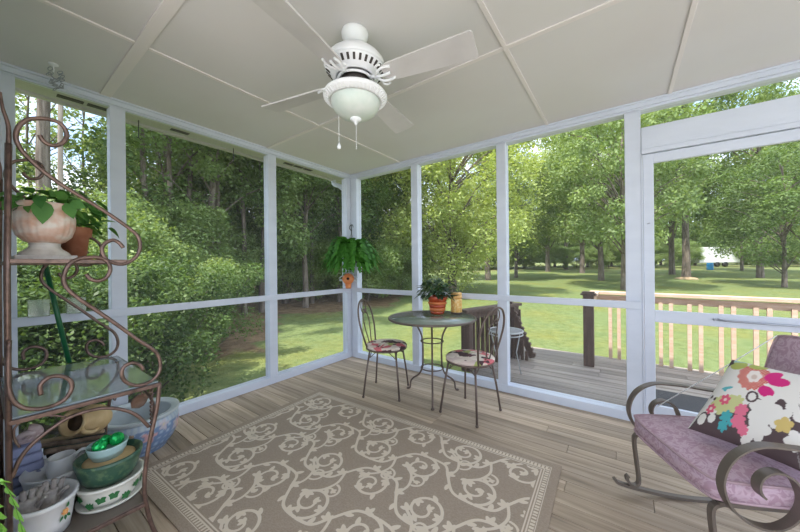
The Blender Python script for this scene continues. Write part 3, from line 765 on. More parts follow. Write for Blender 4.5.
for i, ang in enumerate((10.5, 100.5, 190.5, 280.5)):
    A = math.radians(ang); pitch = math.radians(-13)
    rot = Matrix.Rotation(A, 3, 'Z') @ Matrix.Rotation(pitch, 3, 'X')
    def T(p): return rot @ Vector(p) + Vector((0, 0, BZ))
    # blade outline
    r0, r1 = .17, .625; n = 14; top = []
    outl = []
    for k in range(n + 1):
        t = k / n; x = r0 + (r1 - r0) * t; w = .050 + .022 * t
        outl.append((x, w))
    pts = [(x, w) for x, w in outl]; pts[0] = (r0, .038); pts[-1] = (r1 - .012, outl[-1][1] - .0); pts.append((r1 - .002, outl[-1][1] - .012))
    tip = [(r1, .030), (r1 - .003, .0), (r1, -.030)]
    loop = pts + tip + [(x, -w) for x, w in reversed(pts)]
    g = G(); N = len(loop)
    vs = [T((x, y, .004)) for x, y in loop] + [T((x, y, -.004)) for x, y in loop]
    g.add(vs, [tuple(range(N)), tuple(range(2 * N - 1, N - 1, -1))] + [(k, (k + 1) % N, N + (k + 1) % N, N + k) for k in range(N)])
    bl = g.build('blade', [bladem], fan)
    # bracket: decorative forked iron
    g = G()
    g.tube([T(p) for p in catmull([(.085, 0, .012), (.12, .0, -.004), (.15, .03, -.010), (.185, .040, -.008), (.22, .034, -.008)], 4)], .0065, 7)
    g.tube([T(p) for p in catmull([(.085, 0, .012), (.12, .0, -.004), (.15, -.03, -.010), (.185, -.040, -.008), (.22, -.034, -.008)], 4)], .0065, 7)
    g.tube([T(p) for p in catmull([(.10, 0, .0), (.16, .0, -.012), (.205, 0, -.008)], 4)], .007, 7)
    g.tube([T(p) for p in catmull([(.15, .03, -.010), (.145, .05, -.010), (.165, .062, -.009), (.18, .055, -.009)], 4)], .005, 6)
    g.tube([T(p) for p in catmull([(.15, -.03, -.010), (.145, -.05, -.010), (.165, -.062, -.009), (.18, -.055, -.009)], 4)], .005, 6)
    g.build('blade_bracket', rim_white, fan)
g = G(); g.lathe([(.05, MZ - .20), (.062, MZ - .205), (.07, MZ - .215), (.05, MZ - .235), (.001, MZ - .235)], seg=32)
g.lathe([(.001, MZ - .232), (.06, MZ - .232), (.11, MZ - .234), (.142, MZ - .238), (.160, MZ - .246), (.166, MZ - .256), (.162, MZ - .264), (.146, MZ - .276), (.130, MZ - .283), (.126, MZ - .275), (.06, MZ - .245)], seg=72)
for i in range(48):
    a = 2 * PI * i / 48; c, s = math.cos(a), math.sin(a); g.obox((c * .149, s * .149, MZ - .272), (-s, c, 0), .0042, (c, s, .65), .014, (-c * .65, -s * .65, 1), .0045)
ft = g.build('light_fitter', rim_white, fan)
g = G(); RB = .128; prof = [(RB, MZ - .272)]
for k in range(1, 13):
    t = k / 12 * PI / 2; prof.append((max(.001, RB * math.cos(t) ** .8), MZ - .272 - .098 * math.sin(t)))
g.lathe(prof, seg=48); lb_ = g.build('glass_bowl', bowlm, fan); lb_['label'] = 'mottled pale green alabaster glass bowl'
zb = MZ - .37
g = G(); g.lathe([(.001, zb + .012), (.026, zb + .006), (.030, zb - .002), (.022, zb - .012), (.008, zb - .016), (.009, zb - .026), (.001, zb - .032)], seg=24); g.build('finial', rim_white, fan)
def chain(x, y, z0, z1, knob):
    g = G(); n = int((z0 - z1) / .006)
    g.tube([(x, y, z0), (x, y, z1)], .0012, 5)
    for k in range(0, n, 2): g.sphere((x, y, z0 - k * .006), .0022, 6)
    if knob: g.lathe([(.001, z1 + .022), (.004, z1 + .018), (.010, z1 + .002), (.009, z1 - .008), (.001, z1 - .012)], (x, y, 0), 12)
    g.build('pull_chain', rim_white, fan)
chain(-.072, -.052, MZ - .30, -.60, True); chain(.012, -.01, zb - .03, -.62, False)

# ceiling hook with tangle of chain near the left wall
t = thing('hanging_chain', 'tangled metal chain hanging from a ceiling hook above the plant rack', 'chain', (-2.74, .268, HC))
g = G(); g.lathe([(.001, 0), (.022, 0), (.020, -.006), (.006, -.012), (.001, -.012)], seg=16); g.tube(catmull([(0, 0, -.01), (0, 0, -.025), (.012, 0, -.035), (0, .0, -.047), (-.01, 0, -.04)], 4), .003, 6); g.build('hook', rim_white, t)
g = G(); rr_ = random.Random(5)
for k in range(22):
    c = Vector((rr_.uniform(-.012, .012), rr_.uniform(-.02, .035), -.035 - .115 * rr_.random() ** .8)); ax = Vector((rr_.uniform(-1, 1), rr_.uniform(-1, 1), rr_.uniform(-1, 1))).normalized()
    u = ax.orthogonal().normalized(); w = ax.cross(u); a_, b_ = .014, .008
    g.tube([c + u * math.cos(q) * a_ + w * math.sin(q) * b_ for q in np.linspace(0, 2 * PI, 11)[:-1]], .0022, 5, True)
g.build('links', steel, t)

# ================================================================== RUG
rug = thing('area_rug', 'taupe area rug with cream scrolling vine pattern on the porch floor', 'rug', (-1.345, 1.285, 0), math.radians(2.0))
HX, HY, TH = 1.065, .735, .009
RS = .0035; rnx, rny = int(2 * HX / RS) + 1, int(2 * HY / RS) + 1
RGX, RGY = np.meshgrid(np.linspace(-HX, HX, rnx), np.linspace(-HY, HY, rny))
FAC = np.zeros((rny, rnx), np.float32)
def stamp(x, y, r_):
    i0 = max(0, int((x - r_ - .006 + HX) / RS)); i1 = min(rnx, int((x + r_ + .006 + HX) / RS) + 2)
    j0 = max(0, int((y - r_ - .006 + HY) / RS)); j1 = min(rny, int((y + r_ + .006 + HY) / RS) + 2)
    if i0 >= i1 or j0 >= j1: return
    d = np.hypot(RGX[j0:j1, i0:i1] - x, RGY[j0:j1, i0:i1] - y)
    FAC[j0:j1, i0:i1] = np.maximum(FAC[j0:j1, i0:i1], np.clip((r_ - d) / RS + .5, 0, 1))
def stroke(P, w):
    for k in range(len(P) - 1):
        (x0, y0), (x1, y1) = P[k], P[k + 1]; n = max(1, int(math.hypot(x1 - x0, y1 - y0) / .004))
        for q in range(n):
            t = q / n; stamp(x0 + (x1 - x0) * t, y0 + (y1 - y0) * t, w((k + t) / (len(P) - 1)) if callable(w) else w)
def leafshape(x, y, a, s):
    bend = s * .25
    stroke([(x + math.cos(a) * s * t - math.sin(a) * bend * t * t, y + math.sin(a) * s * t + math.cos(a) * bend * t * t) for t in np.linspace(0, 1, 7)], lambda t: .003 + s * .22 * math.sin(PI * min(1, t * .9 + .08)))
def sprig(x, y, a, s):
    for da, q in ((0, 1), (.9, .8), (-.9, .8)): leafshape(x, y, a + da, s * q)
def spiral(x, y, rad, a0, turns, ch, w):
    P = []
    for k in range(46):
        t = k / 45; rr = rad * (1 - .80 * t ** 1.1); a = a0 + ch * turns * 2 * PI * t
        P.append((x + rr * math.cos(a), y + rr * math.sin(a)))
    stroke(P, lambda t: w * (1 - .2 * t)); return P
px_, py_ = .345, .275
j = 0; yy = -HY - .1
while yy < HY + .3:
    i = 0; xx = -HX - .3 + (px_ / 2 if j % 2 else 0)
    while xx < HX + .4:
        ch = 1 if (i + j) % 2 == 0 else -1
        P = spiral(xx, yy, .108, -PI / 2 * ch + .3, 1.35, ch, .0088)
        sprig(P[-1][0], P[-1][1], R.uniform(0, 6.28), .036)
        for q in (6, 13, 20, 29):
            p, p2 = P[q], P[q + 1]; a = math.atan2(p2[1] - p[1], p2[0] - p[0]) - ch * .8 * (1 if q % 2 else -1)
            (sprig if q in (6, 20) else leafshape)(p[0], p[1], a, .044)
        # S stems to the neighbours
        V = catmull([(xx + .03, yy - .108 * ch, 0), (xx + .12, yy - .09 * ch, 0), (xx + px_ / 2, yy - .01 * ch, 0), (xx + px_ * .72, yy + .09 * ch, 0), (xx + px_ + .02, yy + .108 * ch, 0)], 8)
        V = [(p.x, p.y) for p in V]; stroke(V, .0085)
        for q in (6, 14, 20, 27):
            a = math.atan2(V[q + 1][1] - V[q][1], V[q + 1][0] - V[q][0]) + (.9 if q % 4 else -.9); (leafshape if q in (6, 20) else sprig)(V[q][0], V[q][1], a, .046)
        V = catmull([(xx + px_ / 2, yy - .02 * ch, 0), (xx + px_ / 2 + .02, yy - .10 * ch, 0), (xx + px_ / 2 - .01, yy - .18 * ch, 0), (xx + px_ / 2 - .07, yy - .23 * ch, 0)], 8)
        stroke([(p.x, p.y) for p in V], .0078)
        P = spiral(xx + px_ / 2 + .035, yy - .165 * ch, .052, PI / 2 * ch, 1.1, -ch, .0070); sprig(P[-1][0], P[-1][1], R.uniform(0, 6.28), .026)
        sprig(xx + px_ / 2 - .07, yy - .23 * ch, -2 * ch, .046)
        xx += px_; i += 1
    yy += py_; j += 1
FAC[(np.abs(RGX) > HX - .108) | (np.abs(RGY) > HY - .108)] = 0
ax_, ay_ = np.abs(RGX), np.abs(RGY); ex, ey = HX - ax_, HY - ay_; em = np.minimum(ex, ey); along = np.where(ex < ey, RGY, RGX)
FAC[(em > .094) & (em < .099)] = 1
FAC[((em > .046) & (em < .051)) | ((em > .080) & (em < .085))] = 1
FAC[(em > .054) & (em < .077) & ((along % .021) < .0115)] = 1
pv = np.zeros((rny * rnx, 3), np.float32); pv[:, 0] = RGX.ravel(); pv[:, 1] = RGY.ravel(); pv[:, 2] = TH
jj, ii = np.meshgrid(np.arange(rny - 1), np.arange(rnx - 1), indexing='ij'); a_ = (jj * rnx + ii).ravel()
qd = np.stack([a_, a_ + 1, a_ + rnx + 1, a_ + rnx], 1).astype(np.int32)
skirt = np.array([(x, y, z) for z in (.0005, TH - .0002) for y in (-HY, HY) for x in (-HX, HX)], np.float32); b0 = len(pv)
sq = np.array([(0, 1, 5, 4), (3, 2, 6, 7), (2, 0, 4, 6), (1, 3, 7, 5), (0, 2, 3, 1)], np.int32) + b0
pv = np.concatenate([pv, skirt]); qd = np.concatenate([qd, sq])
me = bpy.data.meshes.new('pile'); me.vertices.add(len(pv)); me.vertices.foreach_set('co', pv.ravel()); me.loops.add(qd.size); me.loops.foreach_set('vertex_index', qd.ravel())
me.polygons.add(len(qd)); me.polygons.foreach_set('loop_start', np.arange(0, qd.size, 4, dtype=np.int32)); me.polygons.foreach_set('loop_total', np.full(len(qd), 4, dtype=np.int32)); me.update(calc_edges=True)
at_ = me.attributes.new('v', 'FLOAT', 'POINT'); at_.data.foreach_set('value', np.concatenate([FAC.ravel(), np.zeros(8, np.float32)]))
rm = rugbase; nt_ = rm.node_tree; bsd = nt_.nodes['Principled BSDF']; src = bsd.inputs['Base Color'].links[0].from_socket
at2 = nt_.nodes.new('ShaderNodeAttribute'); at2.attribute_name = 'v'; mr2 = nt_.nodes.new('ShaderNodeMapRange'); mr2.inputs[1].default_value = .3; mr2.inputs[2].default_value = .7
mx2 = nt_.nodes.new('ShaderNodeMix'); mx2.data_type = 'RGBA'; mx2.inputs[7].default_value = (.70, .60, .49, 1)
nt_.links.new(at2.outputs['Fac'], mr2.inputs[0]); nt_.links.new(mr2.outputs[0], mx2.inputs[0]); nt_.links.new(src, mx2.inputs[6]); nt_.links.new(mx2.outputs[2], bsd.inputs['Base Color'])
me.materials.append(rm); ro = bpy.data.objects.new('pile', me); COL.objects.link(ro); ro.parent = rug

# ================================================================== BISTRO TABLE
TC = (-1.455, 2.50)
tb = thing('bistro_table', 'round dark iron bistro table with mottled green top', 'table', (TC[0], TC[1], 0))
g = G(); g.lathe([(.001, .728), (.395, .728), (.395, .738), (.001, .738)], seg=64); tt = g.build('tabletop', frost, tb)
g = G(); g.lathe([(.392, .722), (.405, .722), (.411, .729), (.411, .737), (.405, .743), (.394, .741), (.392, .722)], seg=64); g.build('rim', grayiron, tb)
for a in (178, 62, -60):
    A = math.radians(a); P = [(.26, .722), (.235, .69), (.165, .63), (.118, .55), (.105, .45), (.105, .33), (.112, .25), (.15, .175), (.215, .125), (.25, .085), (.262, .02), (.285, .008)]
    g = G(); g.tube([(p.x * math.cos(A), p.x * math.sin(A), p.y) for p in catmull([(x, z, 0) for x, z in P], 5)], .0085, 8)
    g.lathe([(.001, 0), (.016, 0), (.017, .008), (.010, .014), (.001, .014)], (.285 * math.cos(A), .285 * math.sin(A), 0), 14)
    g.build('leg', darkiron, tb)
for z in (.515, .265):
    g = G(); g.tube([(.105 * math.cos(a), .105 * math.sin(a), z) for a in np.linspace(0, 2 * PI, 33)[:-1]], .0055, 7, True); g.build('ring', darkiron, tb)

# ================================================================== BISTRO CHAIRS
def bistro_chair(label, loc, rz):
    t = thing('bistro_chair', label, 'chair', loc, rz, 'iron bistro chairs')
    g = G(); g.tube([(.192 * math.cos(a), .192 * math.sin(a), .435) for a in np.linspace(0, 2 * PI, 41)[:-1]], .008, 8, True)
    g.lathe([(.001, .430), (.188, .430), (.188, .438), (.001, .438)], seg=40); g.build('seat_ring', darkiron, t)
    g = G(); g.lathe([(.001, .439), (.175, .439), (.196, .445), (.200, .458), (.190, .470), (.15, .478), (.08, .481), (.001, .482)], seg=48); sc = g.build('seat_cushion', floral, t)
    sc['label'] = 'floral print seat pad in cream, brown and pink'
    for sx in (1, -1):
        for sy in (1, -1):
            top = Vector((sx * .125, sy * .125, .432)); ft = Vector((sx * .172, sy * .185, .012))
            g = G(); g.tube([top, top.lerp(ft, .5) + Vector((sx * .003, sy * .003, 0)), ft], .0088, 8); g.sphere((ft.x, ft.y, .0125), .0125, 12); g.build('leg', darkiron, t)
    g = G()
    for k in range(4):
        a = PI / 4 + k * PI / 2; b = a + PI / 2
        p = Vector((.150 * math.cos(a) * 1.18, .150 * math.sin(a) * 1.18, .36)); q = Vector((.150 * math.cos(b) * 1.18, .150 * math.sin(b) * 1.18, .36)); m = (p + q) / 2; m.z = .43; m *= 1.0
        g.tube(catmull([p, p.lerp(m, .6) + Vector((0, 0, .022)), m, q.lerp(m, .6) + Vector((0, 0, .022)), q], 4), .0042, 6)
    g.build('brace', darkiron, t)
    # back: tall hoop leaning backwards (local -x)
    H = [(-.150, .115, .435), (-.165, .150, .52), (-.185, .178, .62), (-.205, .185, .71), (-.222, .165, .79), (-.236, .118, .85), (-.245, .062, .880), (-.249, .0, .892)]
    P = H + [(x, -y, z) for x, y, z in reversed(H[:-1])]
    g = G(); g.tube(catmull(P, 5), .0085, 8); g.build('back_hoop', darkiron, t)
    g = G()
    for s in (1, -1):
        C = [(-.249, .0, .878), (-.243, s * .038, .862), (-.235, s * .06, .82), (-.226, s * .05, .775), (-.220, s * .022, .762), (-.222, s * .010, .785), (-.227, s * .026, .80)]
        g.tube(catmull(C, 5), .0052, 7)
        C = [(-.222, s * .055, .765), (-.205, s * .07, .69), (-.188, s * .06, .60), (-.170, s * .035, .51), (-.158, s * .03, .44)]
        g.tube(catmull(C, 5), .0052, 7)
    g.build('back_scroll', darkiron, t)
    return t
bistro_chair('iron bistro chair with floral seat left of the round table, backed to the corner', (-1.865, 2.325, 0), math.radians(22))
bistro_chair('iron bistro chair with floral seat right of the round table', (-1.035, 2.40, 0), math.radians(171))

# ================================================================== ON THE TABLE
def quadleaf(g, p, d, n, L_, W_, mi=0, curl=.15):
    d = Vector(d).normalized(); n = Vector(n); n = (n - d * n.dot(d)); n = n.normalized() if n.length > 1e-5 else d.orthogonal().normalized(); b = d.cross(n); p = Vector(p)
    vs = [p]; rows = 5
    for k in range(1, rows):
        t = k / rows; w = W_ * math.sin(PI * t ** .75) ; c = p + d * L_ * t - n * curl * L_ * t * t
        vs += [c + b * w + n * w * .25, c, c - b * w + n * w * .25]
    vs.append(p + d * L_ - n * curl * L_)
    fs = [(0, 1, 2), (0, 2, 3)]
    for k in range(rows - 2):
        a = 1 + 3 * k; fs += [(a, a + 3, a + 4, a + 1), (a + 1, a + 4, a + 5, a + 2)]
    a = 1 + 3 * (rows - 2); e = len(vs) - 1; fs += [(a, e, a + 1), (a + 1, e, a + 2)]
    g.add(vs, fs, mi, True)
    return len(fs)
pp = thing('potted_plant', 'dark leafy plant in a banded red pot on the bistro table', 'potted plant', (-1.50, 2.69, .743)); pp.scale = (1.12, 1.12, 1.25)
g = G(); g.lathe([(.001, 0), (.058, 0), (.064, .02)], seg=40); g.lathe([(.064, .02), (.070, .03), (.073, .05)], seg=40, mi=1); g.lathe([(.073, .05), (.075, .075)], seg=40)
g.lathe([(.075, .075), (.083, .082), (.083, .092), (.077, .098)], seg=40, mi=1); g.lathe([(.077, .098), (.084, .112), (.090, .122), (.092, .14), (.088, .142), (.080, .13), (.001, .128)], seg=40)
pt = g.build('pot', [redglaze, orangeglaze], pp)
rn = random.Random(8)
g = G(); vals = []
for i in range(170):
    a = rn.uniform(0, 2 * PI); el = rn.uniform(.0, 1.3); rad = rn.uniform(.05, .155)
    p = Vector((math.cos(a) * rad * math.cos(el) * 1.15, math.sin(a) * rad * math.cos(el) * 1.15, .135 + .17 * math.sin(el) * rn.uniform(.5, 1.0)))
    n = quadleaf(g, p, (math.cos(a), math.sin(a), rn.uniform(-.5, .5)), (rn.uniform(-.3, .3), rn.uniform(-.3, .3), 1), rn.uniform(.04, .07), rn.uniform(.014, .022), curl=.3)
    vals += [rn.random()] * n
o = g.build('leaves', tablelf, pp, recalc=False); faceattr(o, vals)
g = G()
for i in range(14):
    a = rn.uniform(0, 2 * PI); g.tube([(0, 0, .125), (.05 * math.cos(a), .05 * math.sin(a), .2), (.10 * math.cos(a), .10 * math.sin(a), .24)], .002, 5)
g.build('stems', ivyg, pp)
cj = thing('candle_jar', 'amber patterned candle jar with gold lid on the bistro table', 'candle', (-1.345, 2.80, .743)); cj.scale = (1.08, 1.08, 1.22)
g = G(); g.lathe([(.001, 0), (.046, 0), (.050, .008), (.050, .115), (.046, .124), (.001, .124)], seg=32); g.build('jar', amber, cj)
g = G(); g.lathe([(.048, .126), (.054, .128), (.054, .136), (.049, .140), (.050, .165), (.046, .170), (.001, .170)], seg=32); g.build('lid', mat('gold_lid', (.78, .45, .16), .4), cj)
g = G(); g.lathe([(.001, 0.0), (.051, 0), (.052, .012), (.0505, .013)], seg=32); g.build('base_ring', darkiron, cj)

# ================================================================== FERN AND BIRDHOUSE
def frond(g, vals, rn, base, az, L_, rise, drop, w, up0=None, npair=15):
    prev = Vector(base); ax = Vector((math.cos(az), math.sin(az), 0)); pts = []
    for k in range(npair + 1):
        t = k / npair; r_ = L_ * t * (1 - .12 * t); z = rise * math.sin(PI * min(1, t * 1.15)) - drop * t * t
        pts.append(Vector(base) + ax * r_ + Vector((0, 0, z)))
    g.tube(pts, .0015, 4, caps=False); vals += [.5] * (npair * 4)
    side = Vector((-ax.y, ax.x, 0)); tone = rn.random()
    for k in range(1, npair + 1):
        t = k / npair; l = w * (math.sin(PI * (t * .85 + .12))) ** .8 * rn.uniform(.85, 1.1); d = (pts[k] - pts[k - 1]).normalized()
        for s in (1, -1):
            dir_ = (side * s + d * .35 + Vector((0, 0, -.15))).normalized(); hw = (pts[k] - pts[k - 1]).length * .42
            a = pts[k]; vs = [a - d * hw, a + dir_ * l * .6 - d * hw * .9, a + dir_ * l, a + dir_ * l * .6 + d * hw * .9, a + d * hw]
            g.add(vs, [(0, 1, 2, 3, 4)]); vals.append(min(1, max(0, tone * .6 + rn.random() * .4)))
fn = thing('hanging_fern', 'bushy green fern hanging by the corner post', 'hanging plant', (-2.72, 2.72, 0))
rn = random.Random(3); g = G(); vals = []
for i in range(230):
    az = rn.uniform(0, 2 * PI); frond(g, vals, rn, (.05 * math.cos(az), .05 * math.sin(az), 1.38), az, rn.uniform(.20, .40), rn.uniform(.04, .20), rn.uniform(.0, .25), rn.uniform(.04, .06), npair=12)
o = g.build('fronds', fernm, fn, recalc=False); faceattr(o, vals)
g = G(); g.lathe([(.001, 1.26), (.07, 1.26), (.11, 1.39), (.105, 1.395), (.001, 1.385)], seg=28); g.build('pot', blackpot, fn)
g = G()
for a in (0.3, 2.4, 4.5): g.tube([(.105 * math.cos(a), .105 * math.sin(a), 1.39), (.0, .0, 1.63)], .002, 5)
g.tube(catmull([(0, 0, 1.62), (.0, 0, 1.66), (-.018, -.012, 1.69), (-.012, -.008, 1.725), (.012, .008, 1.735), (.02, .012, 1.705)], 5), .0045, 7)
g.tube(catmull([(.012, .008, 1.735), (-.04, .04, 1.74), (-.12, .12, 1.715), (-.16, .165, 1.69)], 4), .005, 7); g.build('hanger', black, fn)

bh = thing('birdhouse', 'small round orange birdhouse with grey roof on the corner post rail', 'birdhouse', (-2.90, 2.835, .933), math.radians(40)); bh.scale = (1.2, 1.2, 1.1)
g = G(); rotf = Matrix.Rotation(PI / 2, 3, 'X')
g.lathe([(.001, -.035), (.058, -.035), (.062, -.025), (.062, .025), (.058, .035), (.001, .035)], (0, 0, .115), 28, rot=rotf, sy=1.05)
g.lathe([(.001, .0), (.03, .0), (.035, .06)], (0, 0, 0), 20); bo = g.build('body', orangepaint, bh)
g = G(); g.lathe([(.001, 0), (.016, 0), (.016, .004), (.001, .004)], (0, -.034, .118), 18, rot=rotf); g.build('entrance_hole', holem, bo)
g = G()
for s in (1, -1): g.obox((s * .05, 0, .165), (s * 1, 0, -.85), .062, (0, 1, 0), .05, (s * .85, 0, 1), .004)
for s in (1, -1): g.obox((s * .075, 0, .10), (1, 0, s * .2), .02, (0, 1, 0), .012, (0, 0, 1), .012)
g.build('roof', greyroof, bh)

# ================================================================== BAKER'S RACK
XN, XF, YB, YF = -1.71, -2.42, .056, .478
rk = thing('bakers_rack', 'bronze iron rack with scrolled sides and a glass counter shelf', 'rack', (-2.065, .27, 0)); off = (-2.065, .27, 0)
CA = [(0.132, 1.711), (0.14, 1.694), (0.159, 1.683), (0.182, 1.694), (0.195, 1.715), (0.199, 1.74), (0.19, 1.765), (0.175, 1.776), (0.153, 1.778), (0.129, 1.771), (0.105, 1.758), (0.088, 1.734), (0.08, 1.709), (0.078, 1.684), (0.084, 1.658), (0.098, 1.631), (0.132, 1.59), (0.181, 1.545), (0.249, 1.497), (0.319, 1.446), (0.372, 1.402), (0.405, 1.368), (0.415, 1.327), (0.407, 1.287), (0.384, 1.257), (0.355, 1.243), (0.325, 1.249), (0.302, 1.268), (0.293, 1.301), (0.301, 1.326), (0.326, 1.343), (0.346, 1.332), (0.359, 1.312)]
CB = [(0.247, 1.205), (0.258, 1.185), (0.281, 1.176), (0.305, 1.189), (0.317, 1.223), (0.307, 1.256), (0.282, 1.27), (0.253, 1.27), (0.22, 1.26), (0.199, 1.237), (0.189, 1.206), (0.188, 1.172), (0.201, 1.143), (0.228, 1.108), (0.286, 1.046), (0.347, 0.979), (0.405, 0.913), (0.454, 0.863), (0.475, 0.826), (0.482, 0.783), (0.473, 0.745), (0.445, 0.721), (0.41, 0.716), (0.38, 0.728), (0.358, 0.752), (0.349, 0.785), (0.358, 0.812), (0.384, 0.82), (0.411, 0.802), (0.421, 0.78)]
CC = [(0.058, 0.983), (0.056, 0.88), (0.057, 0.818), (0.064, 0.781), (0.077, 0.754), (0.097, 0.735), (0.127, 0.723), (0.16, 0.724), (0.188, 0.738), (0.204, 0.77), (0.201, 0.801), (0.181, 0.823), (0.156, 0.831), (0.137, 0.823), (0.126, 0.803), (0.129, 0.773)]
CD = [(0.062, 0.506), (0.08, 0.562), (0.11, 0.604), (0.157, 0.639), (0.2, 0.66), (0.255, 0.664), (0.304, 0.655), (0.36, 0.624), (0.403, 0.581), (0.44, 0.519)]
CE = [(0.08, 0.604), (0.07, 0.63), (0.067, 0.659), (0.071, 0.678), (0.09, 0.695), (0.122, 0.695), (0.162, 0.681), (0.19, 0.665)]
LEG = [(0.480, 0.699), (0.474, 0.625), (0.462, 0.55), (0.443, 0.459), (0.428, 0.356), (0.422, 0.249), (0.43, 0.169), (0.447, 0.078), (0.469, .006)]
for X_, sgn in ((XN, 1), (XF, -1)):
    dx = sgn * .0
    def curve(C, r, name, xo=0, n=4):
        g = G(); g.tube(catmull([(X_ + xo, y, z) for y, z in C], n), r, 8); g.build(name, bronze, rk, off)
    curve(CA, .0072, 'upper_scroll', .004 * sgn); curve(CB, .0072, 'lower_scroll', .007 * sgn); curve(CC, .0072, 'corner_scroll', .012 * sgn)
    curve(CD, .0068, 'apron_arch'); curve(CE, .0035, 'apron_scroll')
    curve(LEG, .0085, 'leg')
    g = G(); g.tube([(X_, YB, .004), (X_, YB, 1.2), (X_, .062, 1.66)], .0085, 8); g.tube(catmull([(X_, .062, 1.64), (X_, .062, 1.72), (X_, .050, 1.78), (X_, .046, 1.83)], 4), lambda t: .007 * (1 - .5 * t), 8); g.build('leg', bronze, rk, off)
    for q in ((X_ - .008, X_ + .008, YB, YF, .688, .704), (X_ - .006, X_ + .006, YB + .01, YF - .05, .178, .192), (X_ - .006, X_ + .006, YB + .005, .37, 1.246, 1.262)):
        G().box(*q).build('side_rail', bronze, rk, off, .002)
for q in [(XF, XN, y - .007, y + .007, .688, .704) for y in (YB, YF)] + [(XF, XN, y - .006, y + .006, .178, .192) for y in (YB + .01, YF - .052)] + [(XF, XN, y - .006, y + .006, 1.246, 1.262) for y in (YB + .01, .37)]:
    G().box(*q).build('long_rail', bronze, rk, off, .002)
g = G(); g.box(XF + .002, XN - .002, YB, YF - .002, .704, .712); gs = g.build('glass_shelf', tintglass, rk, off, .002); gs['label'] = 'tinted glass counter shelf'
g = G(); g.box(XF + .006, XN - .006, YB + .012, .366, 1.252, 1.262); g.build('upper_shelf', bronze, rk, off)
g = G(); g.box(XF + .004, XN - .004, YB + .012, YF - .054, .186, .198); g.build('lower_shelf', grayiron, rk, off)
# front apron with leaf ornament, twisted rods
xm = (XN + XF) / 2
g = G(); g.tube(catmull([(XF, YF - .02, .50), (XF + .10, YF, .585), (xm, YF, .625), (XN - .10, YF, .60), (XN, YF - .02, .55)], 6), .0055, 7); g.build('front_arch', bronze, rk, off)
g = G(); vs_ = []; quadleaf(g, (-1.99, YF - .035, .525), (.25, .45, .5), (.9, -.45, 0), .105, .030, curl=0); quadleaf(g, (-1.993, YF - .034, .525), (.25, .45, .5), (.9, -.45, 0), .105, .030, curl=0); g.tube([(xm, YF, .622), (-1.97, YF, .60), (-1.965, YF + .005, .585)], .004, 6)
g.build('leaf_ornament', bronze, rk, off, recalc=False)
for X_, d in ((XN, -.03), (XF, .03)):
    g = G()
    for ph in (0, PI): g.tube([(X_ + d + .006 * math.cos(q * 1.6 + ph), YF - .02 + .006 * math.sin(q * 1.6 + ph), .46 + .225 * q / 24) for q in range(25)], .0035, 5)
    g.build('twisted_rod', bronze, rk, off)

# ---- upper shelf: urn planter with vine
ur = thing('urn_planter', 'fluted pink and white urn planter with trailing vine on the upper rack shelf', 'planter', (-1.90, .158, 1.262)); ur.scale = (1, 1, 1.13)
def fl(a, z): return .035 * abs(math.cos(a * 12)) if .055 < z < .16 else 0
g = G(); g.box(-.082, .082, -.082, .082, 0, .016)
g.lathe([(.001, .016), (.074, .016), (.068, .026), (.046, .042), (.042, .054), (.046, .058), (.040, .062), (.001, .062)], seg=48)
g.build('foot', mat('white_stone', (.66, .62, .58), .8, noise=((30, 30, 30), (.50, .45, .42), .4, .7)), ur, bevel=.003)
g = G(); g.lathe([(.040, .060), (.055, .066), (.074, .085), (.084, .115), (.086, .150), (.084, .170), (.088, .178), (.093, .188), (.093, .200), (.086, .200), (.080, .185), (.001, .183)], seg=96, flute=fl)
ub = g.build('bowl', mat('blushed_stone', (.66, .40, .30), .75, noise=((16, 16, 22), (.76, .68, .62), .40, .62)), ur)
rn = random.Random(21)
def vine(parent, n, cz_, rad, hgt, L0, L1, name='leaves', seed=1, matl=vinem):
    rn = random.Random(seed); g = G(); vals = []
    for i in range(n):
        a = rn.uniform(0, 2 * PI); r_ = rad * rn.uniform(.2, 1.0)
        k = quadleaf(g, (r_ * math.cos(a), r_ * math.sin(a), cz_ + rn.uniform(0, hgt)), (math.cos(a), math.sin(a), rn.uniform(-.7, .6)), (rn.uniform(-.6, .6), rn.uniform(-.6, .6), 1), rn.uniform(L0, L1), rn.uniform(L0, L1) * .33, curl=.25)
        vals += [rn.random()] * k
    o = g.build(name, matl, parent, recalc=False); faceattr(o, vals); return o
vine(ur, 60, .185, .095, .05, .04, .07, seed=4)
g = G(); vals = []
for (p, d, L_, W_) in (((.094, -.015, .205), (.10, .02, -1), .085, .030), ((.080, .050, .205), (.25, .35, -1), .062, .022), ((.075, .06, .21), (.2, .8, -.3), .05, .02), ((.05, -.08, .2), (.3, -.6, -.9), .05, .018)):
    k = quadleaf(g, p, d, (1, .1, .2), L_, W_, curl=.05); vals += [.62] * k
o = g.build('trailing_leaves', vinem, ur, recalc=False); faceattr(o, vals)
# ---- terracotta pot with saucer behind it
tp = thing('terracotta_pot', 'small terracotta pot of green leaves behind the urn on the upper shelf', 'potted plant', (-2.20, .280, 1.262)); tp.scale = (1.2, 1.2, 1.42)
g = G(); g.lathe([(.001, .012), (.034, .012), (.043, .085), (.050, .086), (.053, .118), (.048, .118), (.045, .10), (.001, .10)], seg=36); g.build('pot', terracotta, tp)
g = G(); g.lathe([(.001, 0), (.050, 0), (.058, .016), (.054, .016), (.048, .010), (.001, .010)], seg=36); g.build('saucer', terracotta, tp)
vine(tp, 75, .11, .10, .12, .04, .07, seed=6)

# ---- green stake leaning
g = G(); g.tube([(-2.44, .285, .714), (-2.50, .20, 1.30)], .011, 10)
o = g.build('garden_stake', greenpole); tag(o, 'green coated garden stake leaning on the rack', 'stake')
